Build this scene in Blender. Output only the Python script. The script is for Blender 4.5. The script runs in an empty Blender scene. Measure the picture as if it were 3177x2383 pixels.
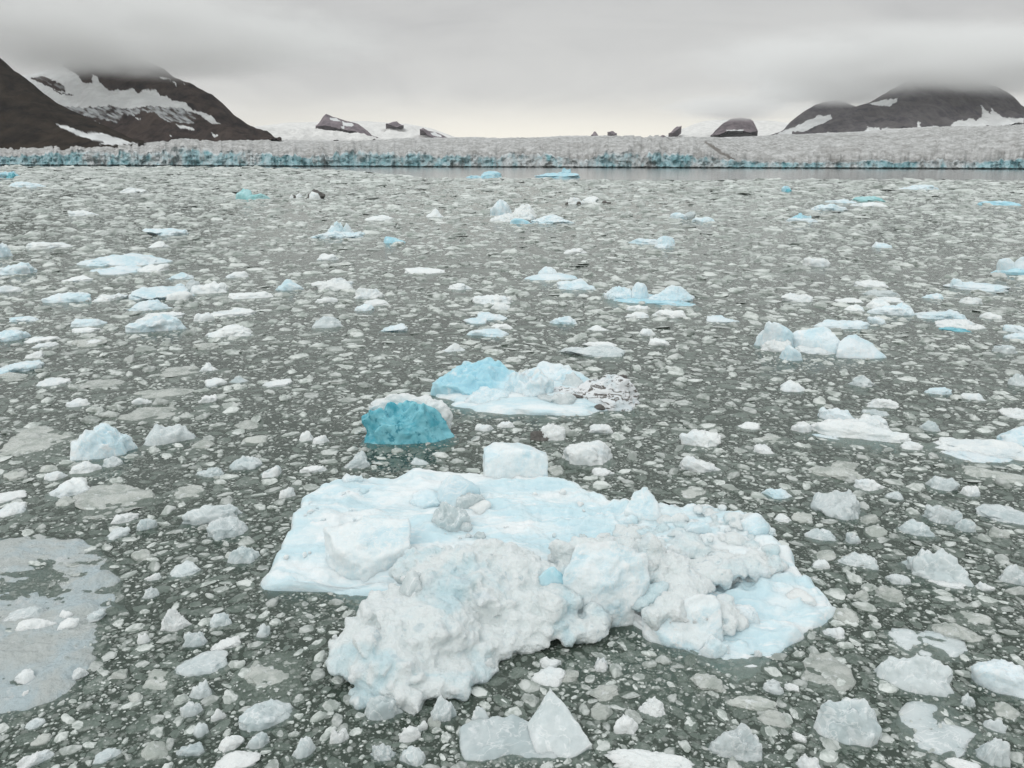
import bpy, bmesh, math, random
import numpy as np
from mathutils import Matrix, Vector

S = bpy.context.scene
C = S.collection
R0 = math.radians
rng = np.random.default_rng(7)
random.seed(7)

# ------------------------------------------------------------------ camera
CAMH, FPX, CX, CY = 5.0, 2493.0, 1588.5, 1191.5
TH = math.atan((CY - 510.0) / FPX)
RHO = 10.0 / 3177.0
F_ = np.array([0, math.cos(TH), -math.sin(TH)])
Ra = np.array([1.0, 0, 0]); Ua = np.array([0, math.sin(TH), math.cos(TH)])
R_ = Ra * math.cos(RHO) + Ua * math.sin(RHO)
U_ = -Ra * math.sin(RHO) + Ua * math.cos(RHO)
CAM = np.array([0, 0, CAMH])
V = 3177.0 / 2212.0

def ray(px, py):
    return F_ + R_ * (px - CX) / FPX - U_ * (py - CY) / FPX
def P(px, py, z=0.0):
    d = ray(px, py)
    return CAM + d * ((z - CAMH) / d[2])
def PV(vx, vy, z=0.0):
    return P(vx * V, vy * V, z)
def PD(px, py, D):
    d = ray(px, py)
    return CAM + d * (D / d[1])
def proj(p):
    q = np.asarray(p) - CAM
    k = q @ F_
    k = np.where(k < 0.05, 0.05, k)
    return CX + FPX * (q @ R_) / k, CY - FPX * (q @ U_) / k

cd = bpy.data.cameras.new('camera')
cam = bpy.data.objects.new('camera', cd); C.objects.link(cam)
cd.sensor_width = 36; cd.lens = 36 * FPX / 3177.0
cd.clip_start = 0.1; cd.clip_end = 30000
cam.matrix_world = Matrix(((R_[0], U_[0], -F_[0], 0), (R_[1], U_[1], -F_[1], 0), (R_[2], U_[2], -F_[2], CAMH), (0, 0, 0, 1)))
S.camera = cam

# ------------------------------------------------------------------ numpy noise
def _h(ix, iy, iz, seed):
    n = (ix.astype(np.int64) * 374761393 + iy.astype(np.int64) * 668265263 + iz.astype(np.int64) * 2147483647 + seed * 1274126177) & 0xFFFFFFFF
    n = ((n ^ (n >> 13)) * 1274126177) & 0xFFFFFFFF
    n = ((n ^ (n >> 16)) * 2246822519) & 0xFFFFFFFF
    return ((n ^ (n >> 15)) & 0xFFFFFF) / float(0xFFFFFF)
def vn(p, seed=0):
    p = np.asarray(p, float)
    i = np.floor(p); f = p - i; u = f * f * f * (f * (f * 6 - 15) + 10)
    i = i.astype(np.int64); x, y, z = i[..., 0], i[..., 1], i[..., 2]
    a, b, c = u[..., 0], u[..., 1], u[..., 2]
    r = 0
    for dx in (0, 1):
        for dy in (0, 1):
            for dz in (0, 1):
                r = r + _h(x + dx, y + dy, z + dz, seed) * (a if dx else 1 - a) * (b if dy else 1 - b) * (c if dz else 1 - c)
    return r * 2 - 1
def fbm(p, o=4, seed=0, g=0.5, l=2.03):
    r = 0; a = 1.0; p = np.asarray(p, float)
    for k in range(o):
        r = r + a * vn(p, seed + k * 17); a *= g; p = p * l + 3.7
    return r
def ridge(p, o=4, seed=0, g=0.5, l=2.03):
    r = 0; a = 1.0; p = np.asarray(p, float)
    for k in range(o):
        r = r + a * (1 - 2 * np.abs(vn(p, seed + k * 17))); a *= g; p = p * l + 3.7
    return r
def worley(p, seed=0):
    p = np.asarray(p, float); i = np.floor(p).astype(np.int64)
    best = np.full(p.shape[:-1], 9.0); cid = np.zeros(p.shape[:-1])
    for dx in (-1, 0, 1):
        for dy in (-1, 0, 1):
            for dz in (-1, 0, 1):
                c = i + np.array([dx, dy, dz])
                o = np.stack([_h(c[..., 0], c[..., 1], c[..., 2], seed + s) for s in (1, 2, 3)], -1)
                d = np.linalg.norm(c + o - p, axis=-1)
                m = d < best
                best = np.where(m, d, best); cid = np.where(m, _h(c[..., 0], c[..., 1], c[..., 2], seed + 9), cid)
    return best, cid
def sst(a, b, x):
    t = np.clip((x - a) / (b - a), 0, 1); return t * t * (3 - 2 * t)
def inpoly(px, py, poly):
    r = np.zeros(px.shape, bool); n = len(poly)
    for k in range(n):
        x0, y0 = poly[k]; x1, y1 = poly[(k + 1) % n]
        c = ((y0 > py) != (y1 > py))
        with np.errstate(divide='ignore', invalid='ignore'):
            xx = (x1 - x0) * (py - y0) / ((y1 - y0) if y1 != y0 else 1e-9) + x0
        r ^= c & (px < xx)
    return r

# ------------------------------------------------------------------ scene helpers
def mesh_np(name, v, faces, mats, smooth=True, attrs=None):
    me = bpy.data.meshes.new(name)
    v = np.asarray(v, np.float32); faces = np.asarray(faces, np.int32)
    k = faces.shape[1]
    me.vertices.add(len(v)); me.vertices.foreach_set('co', v.ravel())
    me.loops.add(faces.size); me.loops.foreach_set('vertex_index', faces.ravel())
    me.polygons.add(len(faces))
    me.polygons.foreach_set('loop_start', np.arange(0, faces.size, k, dtype=np.int32))
    me.polygons.foreach_set('loop_total', np.full(len(faces), k, np.int32))
    me.polygons.foreach_set('use_smooth', np.full(len(faces), smooth, bool))
    for m in (mats if isinstance(mats, (list, tuple)) else [mats]):
        me.materials.append(m)
    for nm, a in (attrs or {}).items():
        at = me.attributes.new(nm, 'FLOAT', 'POINT'); at.data.foreach_set('value', np.asarray(a, np.float32).ravel())
    me.update(calc_edges=True); me.validate()
    return me
def link(name, me, loc=(0, 0, 0), parent=None):
    o = bpy.data.objects.new(name, me); C.objects.link(o)
    if parent is not None:
        o.parent = parent
        o.location = Vector(loc) - parent.location
    else:
        o.location = loc
    return o
def tag(o, label=None, cat=None, group=None, kind=None):
    if label: o['label'] = label
    if cat: o['category'] = cat
    if group: o['group'] = group
    if kind: o['kind'] = kind
    return o
def grid_faces(nr, nc, wrap=False):
    r = np.arange(nr - 1)[:, None]; c = np.arange(nc if wrap else nc - 1)[None, :]
    c2 = (c + 1) % nc
    a = r * nc + c; b = r * nc + c2; d = (r + 1) * nc + c; e = (r + 1) * nc + c2
    return np.stack([a + 0 * r, b + 0 * r, e + 0 * r, d + 0 * r], -1).reshape(-1, 4)
_ico = {}
def ico(n):
    if n not in _ico:
        bm = bmesh.new(); bmesh.ops.create_icosphere(bm, subdivisions=n, radius=1)
        bm.verts.ensure_lookup_table()
        v = np.array([x.co[:] for x in bm.verts]); f = np.array([[x.index for x in q.verts] for q in bm.faces]); bm.free()
        v /= np.linalg.norm(v, axis=1)[:, None]
        _ico[n] = (v, f)
    return _ico[n]

# ------------------------------------------------------------------ materials
class NT:
    def __init__(s, tree): s.t = tree; s.n = tree.nodes; s.l = tree.links
    def add(s, typ, **kw):
        nd = s.n.new(typ)
        for k, v in kw.items():
            if k.startswith('i_'):
                key = k[2:]
                key = int(key) if key.isdigit() else key.replace('_', ' ')
                s.set(nd.inputs[key], v)
            else: setattr(nd, k, v)
        return nd
    def set(s, sock, v):
        if hasattr(v, 'links') or isinstance(v, bpy.types.NodeSocket): s.l.new(v, sock)
        else: sock.default_value = v
    def math(s, op, a, b=None, c=None, clamp=False):
        nd = s.n.new('ShaderNodeMath'); nd.operation = op; nd.use_clamp = clamp
        for k, v in enumerate((a, b, c)):
            if v is not None: s.set(nd.inputs[k], v)
        return nd.outputs[0]
    def mix(s, f, a, b, blend='MIX'):
        nd = s.n.new('ShaderNodeMix'); nd.data_type = 'RGBA'; nd.blend_type = blend
        s.set(nd.inputs[0], f); s.set(nd.inputs[6], a); s.set(nd.inputs[7], b)
        return nd.outputs[2]
    def noise(s, vec, scale, detail=4, rough=0.55, dist=0.0):
        nd = s.n.new('ShaderNodeTexNoise'); s.set(nd.inputs['Vector'], vec)
        nd.inputs['Scale'].default_value = scale; nd.inputs['Detail'].default_value = detail
        nd.inputs['Roughness'].default_value = rough; nd.inputs['Distortion'].default_value = dist
        return nd.outputs[0]
    def voro(s, vec, scale, feature='F1', rnd=1.0, out=0):
        nd = s.n.new('ShaderNodeTexVoronoi'); nd.feature = feature; s.set(nd.inputs['Vector'], vec)
        nd.inputs['Scale'].default_value = scale; nd.inputs['Randomness'].default_value = rnd
        return nd.outputs[out]
    def rng(s, v, a, b, c=0.0, d=1.0, smooth=True):
        nd = s.n.new('ShaderNodeMapRange'); nd.interpolation_type = 'SMOOTHSTEP' if smooth else 'LINEAR'
        s.set(nd.inputs[0], v)
        for k, x in ((1, a), (2, b), (3, c), (4, d)): s.set(nd.inputs[k], x)
        return nd.outputs[0]
    def mapping(s, vec, scale):
        nd = s.n.new('ShaderNodeMapping'); s.set(nd.inputs['Vector'], vec); nd.inputs['Scale'].default_value = scale
        return nd.outputs[0]
def new_mat(name):
    m = bpy.data.materials.new(name); m.use_nodes = True
    t = NT(m.node_tree); m.node_tree.nodes.clear()
    out = t.add('ShaderNodeOutputMaterial')
    return m, t, out
def c4(r, g, b): return (r, g, b, 1.0)

def ice_mat(name, ca, cb, scale=2.0, lo=0.4, hi=0.65, rough=0.45, sss=0.35, rad=(0.92, 0.97, 1.0), rscale=0.14, bump=0.35, bscale=22.0, var=0.12, stretch=(1, 1, 1), cc=None, dirt=None, spec=0.4, crack=False, spots=None):
    m, t, out = new_mat(name)
    co = t.add('ShaderNodeTexCoord').outputs['Object']
    oi = t.add('ShaderNodeObjectInfo').outputs['Random']
    cos = t.mapping(co, stretch)
    off = t.add('ShaderNodeVectorMath', operation='ADD'); t.l.new(cos, off.inputs[0])
    cmb = t.add('ShaderNodeCombineXYZ'); t.l.new(t.math('MULTIPLY', oi, 37.0), cmb.inputs[0]); t.l.new(t.math('MULTIPLY', oi, 11.0), cmb.inputs[2])
    t.l.new(cmb.outputs[0], off.inputs[1]); co2 = off.outputs[0]
    f = t.rng(t.noise(co2, scale, 5, 0.6, 0.6), lo, hi)
    col = t.mix(f, c4(*ca), c4(*cb))
    if cc is not None:
        f2 = t.rng(t.noise(co2, scale * 3.1, 5, 0.65), 0.56, 0.68)
        col = t.mix(t.math('MULTIPLY', f2, 0.8), col, c4(*cc))
    if spots is not None:                         # windows of clear ice in the crust
        wv = t.add('ShaderNodeVectorMath', operation='ADD'); t.l.new(co2, wv.inputs[0])
        nn = t.add('ShaderNodeTexNoise'); t.l.new(co2, nn.inputs['Vector']); nn.inputs['Scale'].default_value = 5.0
        sc = t.add('ShaderNodeVectorMath', operation='SCALE'); t.l.new(nn.outputs[1], sc.inputs[0]); sc.inputs['Scale'].default_value = .16; t.l.new(sc.outputs[0], wv.inputs[1])
        v1 = t.rng(t.voro(wv.outputs[0], spots[1]), .17, .25, 1.0, 0.0); v2 = t.rng(t.voro(wv.outputs[0], spots[1] * 2.3), .13, .22, 1.0, 0.0)
        pick = t.rng(t.noise(co2, 1.9, 3), .46, .58)
        col = t.mix(t.math('MULTIPLY', t.math('MAXIMUM', v1, v2), t.math('MULTIPLY', pick, .6)), col, c4(*spots[0]))
    if crack:                                      # healed cracks and frost bands
        cv = t.noise(t.mapping(co2, (1.0, 1.6, .8)), 2.3, 4, .6, 1.4)
        ln = t.rng(t.math('ABSOLUTE', t.math('SUBTRACT', cv, .5)), .0, .022, 1.0, 0.0)
        col = t.mix(t.math('MULTIPLY', ln, .55), col, c4(.88, .9, .9))
    if dirt is not None:
        g = t.rng(t.noise(t.mapping(co2, (1, 1, 3)), dirt[1], 6, 0.7, 1.0), dirt[2], dirt[2] + 0.05)
        col = t.mix(g, col, c4(*dirt[0]))
    br = t.math('MULTIPLY_ADD', oi, var, 1.0 - var)
    hs = t.add('ShaderNodeHueSaturation'); t.l.new(col, hs.inputs['Color']); t.l.new(br, hs.inputs['Value'])
    n1 = t.noise(co, bscale, 5, 0.65); n2 = t.voro(co, bscale * 0.45)
    bh = t.math('ADD', n1, t.math('MULTIPLY', n2, 0.6))
    b = t.add('ShaderNodeBump', i_Strength=bump, i_Distance=0.06); t.l.new(bh, b.inputs['Height'])
    p = t.add('ShaderNodeBsdfPrincipled'); t.l.new(hs.outputs[0], p.inputs['Base Color']); t.l.new(b.outputs[0], p.inputs['Normal'])
    t.set(p.inputs['Roughness'], t.rng(t.noise(co2, scale * 4, 3), 0.35, 0.65, rough * 0.7, rough * 1.3))
    p.inputs['IOR'].default_value = 1.31
    p.inputs['Specular IOR Level'].default_value = spec
    p.inputs['Subsurface Weight'].default_value = sss
    p.inputs['Subsurface Radius'].default_value = rad
    p.inputs['Subsurface Scale'].default_value = rscale
    t.l.new(p.outputs[0], out.inputs[0])
    return m

M = {}
M['w'] = ice_mat('white_ice', (0.85, 0.883, 0.878), (0.72, 0.79, 0.81), 1.6, 0.45, 0.7, 0.6, 0.5, bump=0.4, var=0.08)
M['b'] = ice_mat('pale_blue_ice', (0.77, 0.85, 0.88), (0.60, 0.77, 0.83), 1.2, 0.4, 0.65, 0.4, 0.55, bump=0.34, var=0.06, cc=(0.86, 0.885, 0.89), crack=True)
M['B'] = ice_mat('blue_ice', (0.42, 0.70, 0.80), (0.62, 0.80, 0.86), 1.0, 0.45, 0.65, 0.35, 0.5, bump=0.25, var=0.05, cc=(0.76, 0.85, 0.88))
M['t'] = ice_mat('turquoise_ice', (0.07, 0.36, 0.45), (0.24, 0.57, 0.65), 2.6, 0.36, 0.62, 0.14, 0.3, bump=0.25, bscale=9, var=0.0, cc=(0.02, 0.21, 0.29), spec=0.55)
M['T'] = ice_mat('teal_ice', (0.30, 0.60, 0.61), (0.48, 0.72, 0.74), 0.6, 0.4, 0.65, 0.35, 0.4, bump=0.3, var=0.05)
M['g'] = ice_mat('grey_ice', (0.58, 0.605, 0.57), (0.41, 0.445, 0.41), 4.0, 0.42, 0.62, 0.30, 0.3, bump=0.4, var=0.15, cc=(0.74, 0.77, 0.77))
M['c'] = ice_mat('clear_ice', (0.65, 0.705, 0.71), (0.50, 0.575, 0.585), 1.8, 0.4, 0.65, 0.22, 0.5, bump=0.26, bscale=14, var=0.10, cc=(0.75, 0.795, 0.805), spec=0.5, crack=True)
M['bw'] = ice_mat('frosted_blue_ice', (0.81, 0.872, 0.885), (0.62, 0.775, 0.83), 2.2, 0.42, 0.66, 0.4, 0.55, bump=0.45, bscale=18, var=0.0, cc=(0.87, 0.895, 0.895), crack=True)
M['d'] = ice_mat('dirty_ice', (0.80, 0.82, 0.83), (0.62, 0.70, 0.73), 1.6, 0.45, 0.7, 0.6, 0.35, bump=0.4, var=0.1, dirt=((0.15, 0.14, 0.13), 4.5, 0.53))
M['s'] = ice_mat('crusted_snow_ice', (0.84, 0.895, 0.895), (0.66, 0.81, 0.85), 1.3, 0.47, 0.66, 0.7, 0.45, bump=0.7, bscale=34, var=0.0, cc=(0.76, 0.83, 0.86), spec=0.25, spots=((0.55, 0.66, 0.70), 3.4))
M['f'] = ice_mat('layered_ice', (0.82, 0.866, 0.876), (0.61, 0.765, 0.815), 1.1, 0.36, 0.58, 0.4, 0.5, bump=0.35, bscale=16, var=0.0, stretch=(0.55, 2.2, 2.2), cc=(0.87, 0.885, 0.89))
M['br'] = ice_mat('brash_chip_ice', (0.76, 0.795, 0.765), (0.42, 0.465, 0.43), 1.4, 0.38, 0.64, 0.32, 0.0, bump=0.3, bscale=6, var=0.34)

def dirt_mat():
    m, t, out = new_mat('moraine_dirt')
    co = t.add('ShaderNodeTexCoord').outputs['Object']
    p = t.add('ShaderNodeBsdfPrincipled', i_Roughness=0.8)
    t.l.new(t.mix(t.noise(co, 14, 4), c4(0.055, 0.052, 0.048), c4(0.19, 0.18, 0.168)), p.inputs['Base Color'])
    t.l.new(p.outputs[0], out.inputs[0]); return m
M['dirt'] = dirt_mat()

# ------------------------------------------------------------------ lump generator
def lump_np(rg, w, d, h, sub, style, n, gran=0.0, fl=0.30):
    """one closed ice lump centred on the water line; z>0 rises to h, z<0 sinks to -sub"""
    dirs, f = ico(n)
    K = int(rg.integers(9, 20)) if style != 'k' else int(rg.integers(11, 15))
    nr = rg.normal(size=(K, 3)); nr /= np.linalg.norm(nr, axis=1)[:, None]
    pl = rg.uniform(0.62, 1.0, K); q = {'o': 4.0, 'k': 14.0, 'd': 6.0, 'j': 12.0, 's': 9.0, 'p': 10.0, 'f': 9.0}.get(style, 8.0)
    dp = np.maximum(dirs @ nr.T, 1e-3) / pl
    r = (np.sum(dp ** q, axis=1) + 0.9 ** q) ** (-1.0 / q)
    sd = int(rg.integers(0, 99999))
    off = rg.uniform(0, 50, 3)
    r = r * (1 + (0.10 if style == 'o' else 0.07 if style == 'k' else 0.16) * fbm(dirs * 1.7 + off, 3, sd))
    wd, cid = worley(dirs * 2.6 + off, sd)
    r = r * (1 + {'o': 0, 'k': .03, 'd': .05, 's': .05, 'f': .05}.get(style, .10) * (cid - 0.5) + (0.0 if style in 'ok' else 0.05) * (0.5 - wd))
    v = dirs * r[:, None]
    lo, hi = v.min(0), v.max(0)
    v = (v - (lo + hi) / 2) / ((hi - lo) / 2)
    z = v[:, 2]
    up = np.clip(z, 0, 1); rad = np.hypot(v[:, 0], v[:, 1])
    if style in 'sf':
        up = up ** 0.55
        tilt = rg.uniform(-0.35, 0.35); tilt2 = rg.uniform(-0.1, 0.45)
        up = up * (0.75 + tilt * v[:, 0] + tilt2 * v[:, 1] + 0.22 * fbm(np.c_[v[:, :2] * 2.4, np.zeros(len(v))] + off, 3, sd + 5))
    elif style == 'j':
        pk = ridge(np.c_[v[:, :2] * rg.uniform(1.1, 1.7), np.zeros(len(v))] + off, 4, sd + 3, 0.55)
        up = up ** 0.85 * (0.66 + 0.27 * np.clip(pk, -0.7, 1.4))
    elif style == 'p':
        c = rg.uniform(-0.3, 0.3, 2); na = int(rg.integers(4, 6)); a0 = rg.uniform(0, 6.28)
        an = a0 + np.arange(na) * 2 * np.pi / na + rg.uniform(-.35, .35, na)
        pn = (np.cos(an)[:, None] * (v[:, 0] - c[0]) + np.sin(an)[:, None] * (v[:, 1] - c[1])) * rg.uniform(.7, 1.25, na)[:, None]
        up = up ** 0.9 * np.clip(1.2 - 0.95 * pn.max(0), .02, 1.3) + 0.05 * up * fbm(v * 4 + off, 2, sd)
    elif style == 'k':
        up = up ** 0.8
    elif style == 'o':
        up = up ** 0.85 * (1 + 0.12 * fbm(v * 1.3 + off, 2, sd + 4))
    else:
        up = up ** 0.95 * (0.9 + 0.3 * fbm(np.c_[v[:, :2] * 1.8, np.zeros(len(v))] + off, 3, sd + 4))
    up = np.maximum(up, 0)
    up = up / max(up.max(), 1e-6)
    dn = np.clip(-z, 0, 1)
    flare = 1 + fl * np.exp(-((z + 0.30) / 0.25) ** 2)
    o = np.c_[v[:, 0] * w / 2 * flare, v[:, 1] * d / 2 * flare, up * h - dn ** 0.8 * sub]
    a = min(w, d)
    k = 7.0 / a
    nn = np.stack([fbm(o * k + off + 11 * s, 3, sd + 31 * s) for s in range(3)], -1)
    amp = {'o': 0.009, 'k': 0.020, 'd': 0.018, 's': 0.022, 'f': 0.02, 'j': 0.035, 'p': 0.02}.get(style, 0.025) * a
    o = o + nn * amp * np.array([1, 1, min(1.0, h / a * 2.2)])
    if gran > 0:
        wd, _ = worley(o * (22.0 / a) + off, sd + 7)
        o = o + (dirs * (0.55 - wd)[:, None]) * gran * a * np.array([1, 1, min(1.0, h / a * 2.5)])
    return o, f

def res_for(wpx):
    wv = wpx * 1024 / 3177.0
    return 6 if wv > 75 else 5 if wv > 26 else 4

CROPS = {'A': (0, 500, 800 / 2212), 'B': (800, 500, 800 / 2212), 'C': (1500, 500, 800 / 2212), 'D': (2377, 500, 800 / 2212),
         'E': (0, 1000, 900 / 2133), 'F': (0, 1683, 900 / 2133), 'G': (800, 1300, 1000 / 2212), 'H': (1700, 1300, 1000 / 2212),
         'I': (2377, 1000, 800 / 1896), 'J': (2377, 1683, 800 / 1896), 'K': (1800, 1683, 1000 / 2212), 'L': (900, 1683, 1000 / 2212),
         'S': (0, 0, 1.0), 'V': (0, 0, V)}
def box(c, x0, y0, x1, y1):
    ox, oy, s = CROPS[c]
    return ox + x0 * s, oy + y0 * s, ox + x1 * s, oy + y1 * s

def fit(b, z0=0.0, dr=None, rg=None, flat=False):
    """pixel box -> world front point, width, depth, height"""
    x0, y0, x1, y1 = b
    xc = (x0 + x1) / 2
    Fp = P(xc, y1, z0)
    hd = math.hypot(Fp[0], Fp[1]); dep = math.atan2(CAMH - z0, hd)
    dz = (Fp - CAM) @ F_
    w = (x1 - x0) * dz / FPX
    Hs = (y1 - y0) * dz / FPX
    if dr is None: dr = rg.uniform(0.5, 0.8)
    d = dr * w
    sd, cdp = math.sin(dep), math.cos(dep)
    d = min(d, 0.85 * Hs / max(sd, 1e-3) + 0.05 * w)
    if flat: d = max(min(Hs / max(sd, 1e-3), 1.4 * w), 0.3 * w)
    h = (Hs - 0.62 * d * sd) / cdp
    h = max(h, 0.10 * w if not flat else 0.0)
    h = min(h, 0.9 * w)
    return Fp, w, d, h

def place_lump(name, b, style, mk, seed, z0=0.0, parent=None, dr=None, sub=None, gran=0.0, res=None, hmul=1.0, fl=0.30):
    rg = np.random.default_rng(seed)
    g = mk == 'g'
    Fp, w, d, h = fit(b, z0, dr, rg, flat=(g or style == 'f'))
    if g or style == 'f':
        h = (0.016 + 0.012 * w if style == 'f' else 0.03 + 0.06 * w) + 0.0009 * math.hypot(Fp[0], Fp[1])
        if sub is None: sub = 0.12 * w + 0.05
    h *= hmul
    if sub is None: sub = 0.35 * h + 0.12 * w
    u = np.array([Fp[0], Fp[1], 0]); u = u / np.linalg.norm(u)
    c = Fp + u * d * 0.5
    v, f = lump_np(rg, w, d, h, sub, style, res or res_for(b[2] - b[0]), gran, fl)
    ang = math.atan2(-u[0], u[1]); ca, sa = math.cos(ang), math.sin(ang)
    if style == 'f':
        up_ = v[:, 2] > -.02
        v[:, 2] += up_ * (.022 * fbm(np.c_[v[:, :2] * (3.0 / max(w, .25)), np.zeros(len(v))] + seed % 97, 4, seed % 999) * min(1, w) * 1.3 - .012)
    v = np.c_[v[:, 0] * ca - v[:, 1] * sa, v[:, 0] * sa + v[:, 1] * ca, v[:, 2]]
    me = mesh_np(name, v, f, M[mk])
    o = link(name, me, c, parent)
    o['_w'] = w
    foot.append((c[0], c[1], w / 2, d / 2, ang, mk == 'g' or style == 'f'))
    return o
foot = []

def hullv(name, pts, Y0, mk, parent=None, vox=.02, drop=.3, disp=.010, seed=1, smooth=4, base=None):
    """ice block as the hull of corner points: (x, y in V pixels, distance beyond Y0), footed drop metres down"""
    q = [PD(a * V, b * V, Y0 + c) for a, b, c in pts]
    lowz = min(k[2] for k in q) - drop if base is None else base
    q += [np.array([k[0], k[1], lowz]) for k in q]
    bm = bmesh.new()
    for k in q: bm.verts.new(k)
    r = bmesh.ops.convex_hull(bm, input=bm.verts)
    bmesh.ops.delete(bm, geom=[g for g in set(r['geom_interior']) | set(r['geom_unused']) if isinstance(g, bmesh.types.BMVert)], context='VERTS')
    me = bpy.data.meshes.new('hull_src'); bm.to_mesh(me); bm.free(); me.materials.append(M[mk])
    o = bpy.data.objects.new('hull_src', me); C.objects.link(o)
    md = o.modifiers.new('r', 'REMESH'); md.mode = 'VOXEL'; md.voxel_size = vox; md.use_smooth_shade = True
    ms = o.modifiers.new('s', 'SMOOTH'); ms.factor = .5; ms.iterations = smooth
    bpy.context.view_layer.update()
    m2 = bpy.data.meshes.new_from_object(o.evaluated_get(bpy.context.evaluated_depsgraph_get())); bpy.data.objects.remove(o)
    n = len(m2.vertices); co = np.empty(n * 3, np.float32); m2.vertices.foreach_get('co', co); co = co.reshape(-1, 3).astype(float)
    no = np.empty(n * 3, np.float32); m2.vertices.foreach_get('normal', no); no = no.reshape(-1, 3)
    k = .02 / vox
    wd, _ = worley(co * 5 * k, seed)
    co += no * (disp * (2.2 * fbm(co * 3.0 * k + seed, 3, seed) + fbm(co * 11 * k + seed, 3, seed + 1) + 1.3 * (.5 - wd)))[:, None]
    org = np.array(parent.location) if parent else np.array([co[:, 0].mean(), co[:, 1].mean(), co[:, 2].min()])
    m2.vertices.foreach_set('co', (co - org).astype(np.float32).ravel())
    m2.polygons.foreach_set('use_smooth', np.ones(len(m2.polygons), bool)); m2.update(); m2.name = name
    o = link(name, m2, org, parent)
    c = [k for k in q]; xs = [k[0] for k in q]; ys = [k[1] for k in q]
    foot.append(((min(xs) + max(xs)) / 2, (min(ys) + max(ys)) / 2, (max(xs) - min(xs)) / 2, (max(ys) - min(ys)) / 2, 0.0, False))
    return o

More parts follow.
